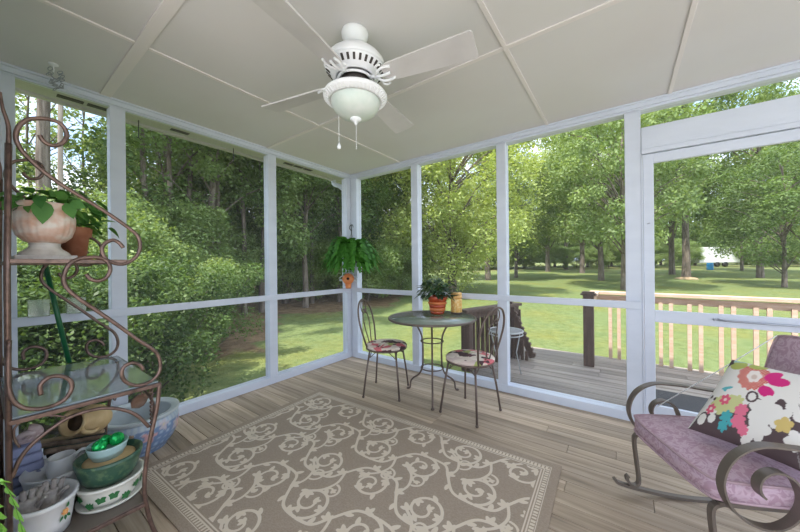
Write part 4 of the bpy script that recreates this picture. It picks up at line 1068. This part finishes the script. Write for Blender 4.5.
# ---- clear cups on the wall rail
for (yy, lb) in ((.215, 'square clear plastic cup on the wall rail, nearest the green stake'), (.375, 'square clear plastic cup on the wall rail, nearer the second post')):
    w = .044; g = G()
    vs = []; zs = (.934, .934 + .095)
    g.box(WX + .001 - .0, WX + .002 + .07, yy - w, yy + w, .9335, .9375)
    for (a, b, c, d) in ((WX + .001, WX + .004, yy - w, yy + w), (WX + .069, WX + .072, yy - w, yy + w), (WX + .004, WX + .069, yy - w, yy - w + .003), (WX + .004, WX + .069, yy + w - .003, yy + w)):
        g.box(a, b, c, d, .9375, 1.035)
    tag(g.build('plastic_cup', clearm, bevel=.001), lb, 'cup', 'clear cups on the rail')

# ---- lower shelf clutter
LZ = .198
# ivy planter with saucer
yw = math.radians(12)
ip = thing('ivy_planter', 'oval white planter painted with green ivy leaves on the low rack shelf', 'planter', (-1.88, .345, LZ), yw)
def oval(pr, g=None, mi=0, sx=1.0, sy=1.0, seg=48, c=(0, 0, 0)):
    g = g or G(); g.lathe(pr, c, seg, sx, sy, mi); return g
oval([(.001, 0), (.098, 0), (.112, .006), (.114, .016), (.108, .014), (.095, .009), (.001, .009)], sx=1, sy=1.0).build('saucer', ivorym, ip)
g = oval([(.001, .010), (.086, .010), (.100, .035), (.108, .072), (.112, .084), (.118, .088), (.118, .097), (.108, .097), (.100, .080), (.001, .075)])
g.build('bowl', ivorym, ip)
g = G()
for k in range(11):
    a = -1.9 + k * .40; z = .040 + .016 * math.sin(k * 2.2); r0 = .104 + (z - .035) * .2
    n_ = Vector((math.cos(a), math.sin(a), 0)); tg = Vector((-math.sin(a), math.cos(a), 0))
    for da in (0, 1.25, -1.25, 2.6, -2.6):
        d = tg * math.cos(da + k) + Vector((0, 0, 1)) * math.sin(da + k)
        quadleaf(g, n_ * (r0 - .002) + Vector((0, 0, z + .006)), d, n_, .020, .009, curl=0)
for p_ in range(len(g.v)):
    pass
g.build('ivy_pattern', ivyg, ip, recalc=False)
gp = thing('green_planter', 'dark green glazed oval planter stacked in the ivy planter', 'planter', (-1.90, .345, LZ + .0765), yw)
oval([(.001, 0), (.080, 0), (.098, .03), (.110, .075), (.116, .095), (.116, .110), (.108, .110), (.104, .092), (.001, .088)]).build('bowl', sage, gp)
oval([(.001, .0885), (.100, .0885), (.080, .094), (.001, .098)]).build('soil', tanclay, gp)
bp_ = thing('aqua_pot', 'pale aqua ribbed pot sitting in the dark green planter', 'pot', (-1.905, .34, LZ + .0765 + .0985), yw)
oval([(.001, 0), (.052, 0), (.060, .022), (.064, .024), (.065, .032), (.070, .050), (.072, .058), (.070, .060), (.066, .050), (.001, .034)]).build('bowl', paleblue, bp_)
bz = LZ + .0765 + .0985 + .034
for (dx, dy, r_, lb) in ((.012, -.030, .026, 'green foil ball in the aqua pot, nearest the gloves'), (.0, .030, .028, 'green foil ball in the aqua pot, largest and rightmost'), (-.035, -.002, .024, 'green foil ball at the back of the aqua pot')):
    g = G(); rnb = random.Random(int(r_ * 1e4)); g.sphere((-1.905 + dx, .34 + dy, bz + r_), r_, 16)
    g.v = [tuple(Vector(v) + Vector((rnb.uniform(-1, 1), rnb.uniform(-1, 1), rnb.uniform(-1, 1))) * .0018) for v in g.v]; g.sm = [False] * len(g.sm)
    tag(g.build('glass_ball', greenball, recalc=True), lb, 'ball', 'green balls in the aqua pot')

# white planter with gloves
wp = thing('flower_planter', 'white oval planter with painted orange flower at the bottom left', 'planter', (-1.845, .146, LZ), 0)
oval([(.001, 0), (.070, 0), (.078, .05), (.086, .115), (.094, .122), (.096, .138), (.088, .138), (.082, .120), (.001, .085)], sx=1.15, sy=.98).build('bowl', whiteplastic, wp)
g = G(); a = .55; n_ = Vector((math.cos(a), math.sin(a), 0)).normalized(); tg = Vector((-math.sin(a), math.cos(a), 0)); cen = Vector((math.cos(a) * .084 * 1.15 + .002, math.sin(a) * .084 * .98 + .0015, .085))
for k in range(6):
    d = tg * math.cos(k * PI / 3) + Vector((0, 0, 1)) * math.sin(k * PI / 3); quadleaf(g, cen + n_ * .0015, d, n_, .014, .006, mi=0 if k % 2 else 1, curl=0)
for k, an in enumerate((-1.0, -2.1, -1.5, 1.2)):
    d = tg * math.cos(an) + Vector((0, 0, 1)) * math.sin(an); quadleaf(g, cen + d * .014 + n_ * (.0012 - .002 * (k < 3)), d, n_, .020, .005, mi=2, curl=0)
g.build('painted_flower', [orangepaint, amber, ivyg], wp, recalc=False)
gl = thing('garden_gloves', 'grey cloth gardening gloves stuffed in the white planter', 'gloves', (-1.85, .138, LZ + .088))
for (dx, dy, rz_) in ((.0, -.035, .2), (-.01, .022, -.3)):
    g = G(); cc_ = Vector((dx, dy, 0))
    for k in range(4):
        b0 = cc_ + Vector((0, -.024 + .016 * k, .045)); tip = b0 + Vector((.012, (k - 1.5) * .008, .045 + .008 * (k in (1, 2))))
        g.tube(catmull([b0 - Vector((0, 0, .02)), b0.lerp(tip, .5), tip], 4), lambda t: .0105 * (1 - .25 * t), 8)
    g.tube(catmull([cc_ + Vector((.01, .02, .02)), cc_ + Vector((.03, .035, .05)), cc_ + Vector((.042, .045, .062))], 4), lambda t: .011 * (1 - .3 * t), 8)
    g.tube(catmull([cc_ + Vector((0, 0, .002)), cc_ + Vector((0, 0, .03)), cc_ + Vector((0, 0, .062))], 4), lambda t: .034 - .006 * t, 12)
    g.build('glove', gloveg, gl)
# translucent white basin with pitcher
bs = thing('white_basin', 'translucent white plastic basin behind the flower planter', 'basin', (-2.065, .20, LZ)); bs.scale = (1, 1, 1.25)
oval([(.001, 0), (.075, 0), (.092, .05), (.102, .10), (.108, .112), (.104, .116), (.096, .10), (.001, .06)], sx=1.1).build('bowl', whiteplastic, bs)
pc = thing('white_jug', 'small white plastic jug with looped handle lying in the basin', 'jug', (-2.065, .215, LZ + .078)); pc.scale = (1, 1, 1.1)
oval([(.001, 0), (.040, 0), (.048, .04), (.040, .085), (.044, .095), (.040, .095), (.034, .08), (.001, .07)]).build('body', whiteplastic, pc)
G().tube(catmull([(.02, .035, .085), (.025, .062, .10), (.02, .085, .085), (.015, .075, .055), (.01, .042, .045)], 5), .007, 8).build('handle', whiteplastic, pc)
# green plastic spray bottle behind with red label
sb = thing('spray_bottle', 'bright green plastic spray bottle behind the green planter', 'bottle', (-2.02, .345, LZ))
g = G(); g.lathe([(.001, 0), (.024, 0), (.026, .05), (.024, .12), (.012, .155), (.011, .175), (.001, .175)], seg=20); g.build('body', greenplastic, sb)
g = G(); g.box(-.012, .030, -.011, .011, .175, .200); g.tube([(.03, 0, .19), (.042, 0, .188)], .005); g.tube([(.018, 0, .176), (.028, .0, .155)], .004); g.build('nozzle', greenplastic, sb, bevel=.002)
g = G(); g.lathe([(.0266, .03), (.0268, .07)], seg=20); tag(g.build('wrapper', mat('red_wrapper', (.4, .03, .07), .5), sb), 'dark red wrapper')
# nursery pot carrying driftwood and jug at the back
np_ = thing('nursery_pot', 'black plastic nursery pot under the driftwood', 'pot', (-2.29, .29, LZ))
g = G(); g.lathe([(.001, 0), (.085, 0), (.105, .13), (.112, .131), (.112, .145), (.104, .145), (.098, .12), (.001, .12)], seg=32); g.build('body', blackpot, np_)
dz = LZ + .147
for i, (y0, x0, x1, dy, r_, m_, lb) in enumerate(((.20, -2.34, -2.10, .20, .013, bark, 'brown driftwood branch, rearmost under the tan jug'), (.24, -2.22, -1.99, .22, .014, bark, 'brown driftwood branch in front of the tan jug'), (.17, -2.40, -2.20, .22, .013, barkpale, 'pale peeled branch under the tan jug'))):
    g = G(); p0 = Vector((x0, y0 - .06, dz + r_)); p1 = Vector((x1 - .05, y0 + dy, dz + r_)); pts = [p0.lerp(p1, k / 6) + Vector((rn.uniform(-.006, .006), rn.uniform(-.004, .004), 0)) for k in range(7)]
    g.tube(catmull(pts, 3), lambda t: r_ * (1 - .3 * t), 8); g.tube([pts[3], pts[3] + Vector((.03, .03, .0))], .006, 6)
    tag(g.build('driftwood_branch', m_), lb, 'branch')
jz = dz + .028
jg = thing('clay_jug', 'tan clay jug lying on its side on the driftwood', 'jug', (-2.25, .325, jz + .068)); jg.scale = (1.15, 1.15, 1.15)
rj = Matrix.Rotation(math.radians(68), 3, Vector((.75, .5, 0)).cross(Vector((0, 0, -1)))) 
ax_ = Vector((.55, -.75, .30)).normalized(); qz = Vector((0, 0, 1)).rotation_difference(ax_).to_matrix()
g = G(); g.lathe([(.001, -.085), (.040, -.082), (.060, -.05), (.064, -.015), (.055, .018), (.042, .034), (.040, .045), (.052, .062), (.055, .070), (.046, .070), (.034, .050), (.030, .035)], (0, 0, 0), 32, rot=qz)
g.build('body', tanclay, jg)
g = G(); g.lathe([(.034, .052), (.001, .03)], (0, 0, 0), 24, rot=qz); g.build('hollow', innershade, jg)
g = G(); sd_ = Vector((.6, .3, -.6)); 
g.tube(catmull([qz @ Vector((.038, .0, .05)), qz @ Vector((.062, 0, .055)), qz @ Vector((.074, 0, .03)), qz @ Vector((.066, 0, .0)), qz @ Vector((.056, 0, -.01))], 5), .008, 8); g.build('handle', tanclay, jg)
# shell-like pink ornament, lilac cloth, cream round pot at the near-left back
o1 = thing('lidded_crock', 'small grey beige crock behind the basin', 'crock', (-2.36, .125, LZ)); o1.scale = (.8, .8, 1.3); 
oval([(.001, 0), (.055, 0), (.07, .05), (.066, .10), (.05, .13), (.001, .135)]).build('body', mat('beige_stoneware', (.42, .36, .30), .6), o1)
sh_ = thing('seashell', 'large pinkish seashell resting on the lilac cloth', 'shell', (-2.19, .125, LZ + .255))
g = G()
for k in range(44):
    t = k / 43
P = [(.030 * (1 - t * .9) * math.cos(t * 13), .030 * (1 - t * .9) * math.sin(t * 13), .0 + .05 * t) for t in np.linspace(0, 1, 44)]
g.tube(P, lambda t: .022 * (1 - .85 * t) + .002, 10); g.v = [(z_ * .9 + x_ * .3, y_, x_ + .02) for x_, y_, z_ in g.v]; g.build('body', pinkshell, sh_)
lc = thing('folded_cloth', 'folded lilac blue cloth at the back of the low shelf', 'cloth', (-2.19, .12, LZ)); lc.scale = (1, 1, 1.38)
g = G()
for k in range(6): g.box(-.06 + .004 * (k % 2), .06, -.05, .05 - .004 * (k % 3), .03 * k, .03 * k + .028)
g.build('layers', lilac, lc, bevel=.010)

# ---- porcelain fishbowl planter on the floor
fb = thing('fishbowl_planter', 'large blue and white porcelain fishbowl planter on the floor beside the rack', 'planter', (-2.68, .64, 0)); fb.scale = (.9, .9, .92)
prof = [(.001, 0), (.165, 0), (.170, .012), (.208, .06), (.235, .12), (.242, .17), (.238, .215), (.226, .240), (.232, .250), (.245, .256), (.245, .272), (.225, .274), (.192, .262), (.196, .22), (.19, .12), (.001, .04)]
fine = []
for (a, b) in zip(prof, prof[1:]):
    for k in range(5): fine.append((a[0] + (b[0] - a[0]) * k / 5, a[1] + (b[1] - a[1]) * k / 5))
fine.append(prof[-1])
g = G(); g.lathe(fine, seg=120); o = g.build('bowl', porcel, fb)
ca = o.data.attributes.new('col', 'FLOAT_COLOR', 'POINT'); cols = []
nfine = len(fine); pet = []
rn = random.Random(12)
for k in range(16): pet.append((k * 2 * PI / 16 + rn.uniform(-.1, .1), rn.uniform(.06, .20), rn.uniform(.03, .055), rn.choice((0, 0, 1))))
for i, (r_, z) in enumerate(fine):
    for k in range(120):
        a = 2 * PI * k / 120
        outer = i < 8 * 5
        if not outer or i >= 38: c = (.50, .55, .58)
        else:
            c = (.17, .25, .42)
            w = math.sin(a * 17 + z * 60) * math.sin(a * 9 - z * 95 + 1.3)
            if w > .45: c = (.36, .46, .60)
            if z > .205: c = (.34, .42, .55) if math.sin(a * 40) > 0 else (.45, .52, .58)
            for (pa, pz, pr, kd) in pet:
                da = (a - pa + PI) % (2 * PI) - PI; d = math.hypot(da * .23, z - pz); th = math.atan2(z - pz, da * .23)
                if d < pr * (.75 + .25 * math.cos(5 * th)): c = (.62, .36, .36) if kd == 0 else (.50, .46, .52)
                if d < pr * .22: c = (.65, .55, .35)
        cols += [c[0], c[1], c[2], 1]
ca.data.foreach_set('color', cols)

# ---- foreground fern at the bottom left
ff = thing('potted_fern', 'bright green fern at the bottom left corner in front of the rack', 'fern', (-1.38, -.06, 0))
g = G(); g.lathe([(.001, 0), (.09, 0), (.12, .20), (.13, .20), (.13, .235), (.12, .235), (.115, .21), (.001, .205)], seg=32); g.build('pot', terracotta, ff)
rn = random.Random(15); g = G(); vals = []
for (az, L_, rise, drop, w) in ((1.9, .20, .40, -.16, .036), (1.5, .15, .36, -.14, .034), (2.3, .18, .38, -.12, .036), (1.7, .13, .30, -.16, .034), (1.3, .17, .30, -.10, .034), (.7, .2, .2, 0, .03), (3.4, .25, .25, .0, .03), (4.3, .3, .2, .05, .03), (5.3, .3, .2, .02, .03), (0, .25, .22, .02, .03), (1.2, .13, .33, -.08, .026)):
    frond(g, vals, rn, (0, 0, .21), az, L_, rise, drop, w, npair=20)
o = g.build('fronds', fernbright, ff, recalc=False); faceattr(o, vals)

# ================================================================== ROCKING CHAIR
dvec = Vector((.89, .456, 0)).normalized()
RA = math.atan2(dvec.y, dvec.x); wv = Vector((dvec.y, -dvec.x, 0))
rc0 = Vector((.03, 2.05, 0)) + dvec * .27 + wv * .26
rc = thing('rocking_chair', 'low iron rocking chair with mauve damask cushions by the screen door', 'chair', rc0, RA)
# local: +x backwards, +y far side
SZ = .335
def spiral_arm(side):
    P = []
    cxx, czz = -.135, .435
    # inner end to outer, then back along the arm top
    for k in range(40):
        t = k / 39; rr = .050 + .098 * t ** 1.1; a = math.radians(-95) - (t * 1.42) * 2 * PI * -1
        P.append((cxx + .02 * (1 - t) + rr * math.cos(a), side * .275, czz + .01 + rr * math.sin(a)))
    return P
for side in (1, -1):
    P = []
    cxx, czz = -.110, .430
    KA = [(90, .150), (140, .158), (180, .160), (225, .152), (270, .140), (315, .105), (360, .075), (405, .064), (450, .060), (500, .054), (540, .050), (585, .046)]
    for k in range(90):
        an = 90 + 495 * k / 89
        for (a0_, r0_), (a1_, r1_) in zip(KA, KA[1:]):
            if a0_ <= an <= a1_: rr = r0_ + (r1_ - r0_) * (an - a0_) / (a1_ - a0_)
        P.append((cxx + rr * math.cos(math.radians(an)), side * .285, czz + rr * math.sin(math.radians(an))))
    g = G(); g.bar(P, (0, 1, 0), .017, .0035); g.build('arm_scroll', grayiron, rc)
    g = G(); top = [(-.112, side * .285, .580), (.0, side * .285, .572), (.14, side * .285, .555), (.30, side * .285, .57), (.37, side * .265, .60)]
    g.bar(catmull(top, 6), (0, 1, 0), .017, .0035); g.build('arm_rest', grayiron, rc)
    # front leg with curl, rear leg, runner
    g = G(); g.bar(catmull([(-.235, side * .24, .33), (-.262, side * .24, .315), (-.268, side * .24, .28), (-.258, side * .24, .18), (-.248, side * .24, .085), (-.256, side * .24, .058), (-.278, side * .24, .052), (-.300, side * .24, .070), (-.305, side * .24, .092), (-.296, side * .24, .10)], 6), (0, 1, 0), .012, .006); g.build('leg', grayiron, rc)
    g = G(); g.bar(catmull([(.24, side * .24, .33), (.26, side * .24, .2), (.25, side * .24, .06)], 6), (0, 1, 0), .012, .006); g.build('leg', grayiron, rc)
    g = G(); g.bar(catmull([(-.365, side * .24, .078), (-.345, side * .24, .058), (-.25, side * .24, .036), (-.10, side * .24, .014), (.05, side * .24, .008), (.25, side * .24, .03), (.45, side * .24, .09)], 6), (0, 1, 0), .013, .007); g.build('runner', grayiron, rc)
g = G()
for y in (.245, -.245): g.box(-.25, .28, y - .01, y + .01, .325, .340)
for x in (-.24, -.05, .1, .27): g.box(x - .01, x + .01, -.245, .245, .325, .338)
g.build('seat_frame', grayiron, rc)
g = G()
for y in (.235, -.235): g.tube(catmull([(.27, y, .335), (.31, y, .55), (.40, y, .86)], 5), .009, 8)
for z, x in ((.45, .292), (.84, .392)): g.tube([(x, -.235, z), (x, .235, z)], .007, 7)
g.build('back_frame', grayiron, rc)
def cushion(name, hx, hy, z0, z1, T=None, rr=.07, puff=.022, parent=rc):
    g = G(); n = 26; m = 26; 
    def outline(u, v):   # square to rounded square
        a, b = abs(u), abs(v); k = max(a, b)
        if k < 1e-6: return 0, 0
        l = math.hypot(u, v); sc = 1 - .075 * (min(a, b) / k) ** 4 * k ** 3
        return u * hx * sc, v * hy * sc
    top = []; 
    for j in range(m + 1):
        for i in range(n + 1):
            u, v = -1 + 2 * i / n, -1 + 2 * j / m; x, y = outline(u, v); q = (1 - u ** 4) * (1 - v ** 4); top.append((x, y, q))
    N = len(top)
    vs = [(x, y, z1 - .006 + puff * q) for x, y, q in top] + [(x, y, z0 + .006 - puff * .4 * q) for x, y, q in top]
    fs = []
    for j in range(m):
        for i in range(n):
            a = j * (n + 1) + i; fs.append((a, a + 1, a + n + 2, a + n + 1)); fs.append((N + a, N + a + n + 1, N + a + n + 2, N + a + 1))
    rim = [i for i in range(n + 1)] + [(j + 1) * (n + 1) - 1 for j in range(1, m + 1)] + [m * (n + 1) + i for i in range(n - 1, -1, -1)] + [j * (n + 1) for j in range(m - 1, 0, -1)]
    for k in range(len(rim)):
        a, b = rim[k], rim[(k + 1) % len(rim)]; fs.append((a, N + a, N + b, b))
    if T: vs = [T(Vector(v)) for v in vs]
    g.add(vs, fs, 0, True); o = g.build(name, damask, parent)
    g = G(); g.tube([vs[i] for i in rim], .0052, 7, True); g.tube([vs[N + i] for i in rim], .0052, 7, True); g.build('piping', purplepipe, o)
    return o
def TS(v): return Vector((v.x, v.y, v.z))
sc_ = cushion('seat_cushion', .285, .262, .342, .425, TS); sc_['label'] = 'mauve damask seat cushion with piping'
bx = Vector((.255, 0, .44)); tilt = math.radians(14)
def TB(v):   # cushion plane stands up, thickness toward -x
    p = Vector((-v.z, v.y, v.x + .235)); 
    return bx + Vector((p.x * math.cos(tilt) + p.z * math.sin(tilt), p.y, -p.x * math.sin(tilt) + p.z * math.cos(tilt)))
bc_ = cushion('back_cushion', .215, .215, -.06, .02, TB); bc_['label'] = 'mauve damask back cushion'

# ---- floral throw pillow
BL = Vector((.245, 1.905, .452)); BR = Vector((.565, 1.705, .452)); TL = Vector((.425, 2.10, .745)); TR = Vector((.735, 1.905, .745))
nrm = (BR - BL).cross(TL - BL).normalized()
if nrm.dot(Vector((-.5, -1, .5))) < 0: nrm = -nrm
NP = 150; g = G(); fr = []; bk = []
px4 = [(693, 432), (825, 486), (733, 360), (852, 384)]
cols = []
def flower(x, y, cx_, cy_, r_, n, ph=0, depth=.3):
    d = math.hypot(x - cx_, y - cy_); th = math.atan2(y - cy_, x - cx_); return d < r_ * (1 - depth + depth * abs(math.cos(n * th / 2 + ph)))
def pillow_col(x, y):
    W_, D_, PK, MG, LM, TL_, GD, RD = (.74, .71, .68), (.085, .055, .06), (.70, .16, .26), (.62, .02, .20), (.42, .46, .11), (.06, .36, .40), (.60, .45, .16), (.55, .07, .06)
    c = W_
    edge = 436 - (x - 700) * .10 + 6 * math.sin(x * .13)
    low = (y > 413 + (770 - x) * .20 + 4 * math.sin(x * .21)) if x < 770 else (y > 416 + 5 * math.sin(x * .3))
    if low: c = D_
    if flower(x, y, 762, 385, 17, 14, 0, .15):
        c = RD if (math.sin(x * 1.9) * math.sin(y * 1.9) > -.3) else (.78, .62, .52)
    if flower(x, y, 763, 385, 8, 6, 0, .2): c = (.80, .72, .68)
    if math.hypot(x - 763, y - 386) < 3: c = (.62, .48, .42)
    if ((x - 744) / 10) ** 2 + ((y - 370) / 6.5) ** 2 < 1 or ((x - 765) / 9.5) ** 2 + ((y - 370.5) / 5.5) ** 2 < 1: c = LM
    for (mx_, my_, a_, b_, an) in ((781, 384, 9, 5.5, -.5), (787, 391.5, 10, 5.5, .1), (776, 403, 8.5, 6, .5)):
        ca_, sa_ = math.cos(an), math.sin(an); u = (x - mx_) * ca_ + (y - my_) * sa_; v = -(x - mx_) * sa_ + (y - my_) * ca_
        if (u / a_) ** 2 + (v / b_) ** 2 < 1: c = MG
    for (mx_, my_, r_) in ((776, 424, 17), (772, 444, 13), (790, 432, 13), (760, 452, 7), (812, 420, 17), (764, 409, 7), (806, 455, 11), (826, 446, 12)):
        if flower(x, y, mx_, my_, r_, 5, mx_, .32): c = W_
    if flower(x, y, 795, 440, 9, 5, .5, .3): c = GD
    if math.hypot(x - 763, y - 409) < 6.5 and math.hypot((x - 763) * 1.1, y - 409) > 4.4: c = D_
    for (mx_, my_, r_) in ((738, 418, 13), (727, 414, 9), (748, 414, 8)):
        if flower(x, y, mx_, my_, r_, 7, 1, .3): c = (.55, .56, .26)
    for (mx_, my_, r_) in ((735, 411, 6.5), (720, 419, 6)):
        if flower(x, y, mx_, my_, r_, 6, .3, .35): c = (.66, .10, .18)
        if math.hypot(x - mx_, y - my_) < 1.8: c = (.8, .6, .55)
    for (mx_, my_, r_) in ((739, 430, 7), (736, 439, 6), (745, 436, 5)):
        if flower(x, y, mx_, my_, r_, 6, mx_, .35): c = TL_
    for (mx_, my_, r_) in ((754, 424, 7.5), (752, 436, 8), (757, 445, 6)):
        if flower(x, y, mx_, my_, r_, 7, mx_, .25): c = PK
    if math.hypot(x - 723, y - 430) < 4.5 or math.hypot(x - 711, y - 428) < 5.5: c = W_
    if ((x - 735) / 7) ** 2 + ((y - 397.5) / 1.6) ** 2 < 1 or math.hypot(x - 733, y - 399) < 2.3: c = (.10, .42, .48)
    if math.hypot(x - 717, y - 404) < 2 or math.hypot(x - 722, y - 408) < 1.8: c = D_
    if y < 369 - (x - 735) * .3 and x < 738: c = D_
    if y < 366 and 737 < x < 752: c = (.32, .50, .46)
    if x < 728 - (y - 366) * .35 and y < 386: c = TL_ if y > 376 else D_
    if x > 806:   # streaky white petals to the right
        if math.sin(math.atan2(y - 400, x - 800) * 22) > .82: c = (.25, .22, .22)
    return c
for side in (1, -1):
    for j in range(NP + 1):
        for i in range(NP + 1):
            u, v = i / NP, j / NP
            uu = u * 2 - 1; vv = v * 2 - 1
            # pinch edges between the corners
            ue = uu * (1 - .06 * (1 - vv * vv)); ve = vv * (1 - .06 * (1 - uu * uu))
            a, b = (ue + 1) / 2, (ve + 1) / 2
            p = BL.lerp(BR, a).lerp(TL.lerp(TR, a), b)
            th = .065 * max(0, (1 - uu ** 4) * (1 - vv ** 4)) ** .55
            p = p + nrm * (th * side + .035)
            g.v.append(tuple(p))
            px = (px4[0][0] * (1 - u) + px4[1][0] * u) * (1 - v) + (px4[2][0] * (1 - u) + px4[3][0] * u) * v
            py = (px4[0][1] * (1 - u) + px4[1][1] * u) * (1 - v) + (px4[2][1] * (1 - u) + px4[3][1] * u) * v
            cols.append(pillow_col(px, py))
nn_ = (NP + 1) ** 2
for side in (0, 1):
    for j in range(NP):
        for i in range(NP):
            a = side * nn_ + j * (NP + 1) + i; g.f.append((a, a + 1, a + NP + 2, a + NP + 1)); g.m.append(0); g.sm.append(True)
pc0 = (BL + BR) / 2
o = g.build('throw_pillow', printm, None, None)
# place origin at the pillow's base
o.data.transform(Matrix.Translation(-pc0)); o.location = pc0
ca = o.data.attributes.new('col', 'FLOAT_COLOR', 'POINT'); ca.data.foreach_set('color', [q for c in cols for q in (*c, 1)])
tag(o, 'white throw pillow with bold pink, red and green flowers on the rocking chair', 'pillow')

# ---- white cord tied from the arm to the chair back
g = G(); imr = Matrix.Rotation(-RA, 4, 'Z') @ Matrix.Translation(-rc0)
g.tube([imr @ Vector(q) for q in ((.14, 2.13, .455), (.36, 2.15, .67), (.575, 2.17, .885))], .0022, 6)
tag(g.build('cord', cordm, rc), 'thin white cord tied from the arm up to the back cushion')
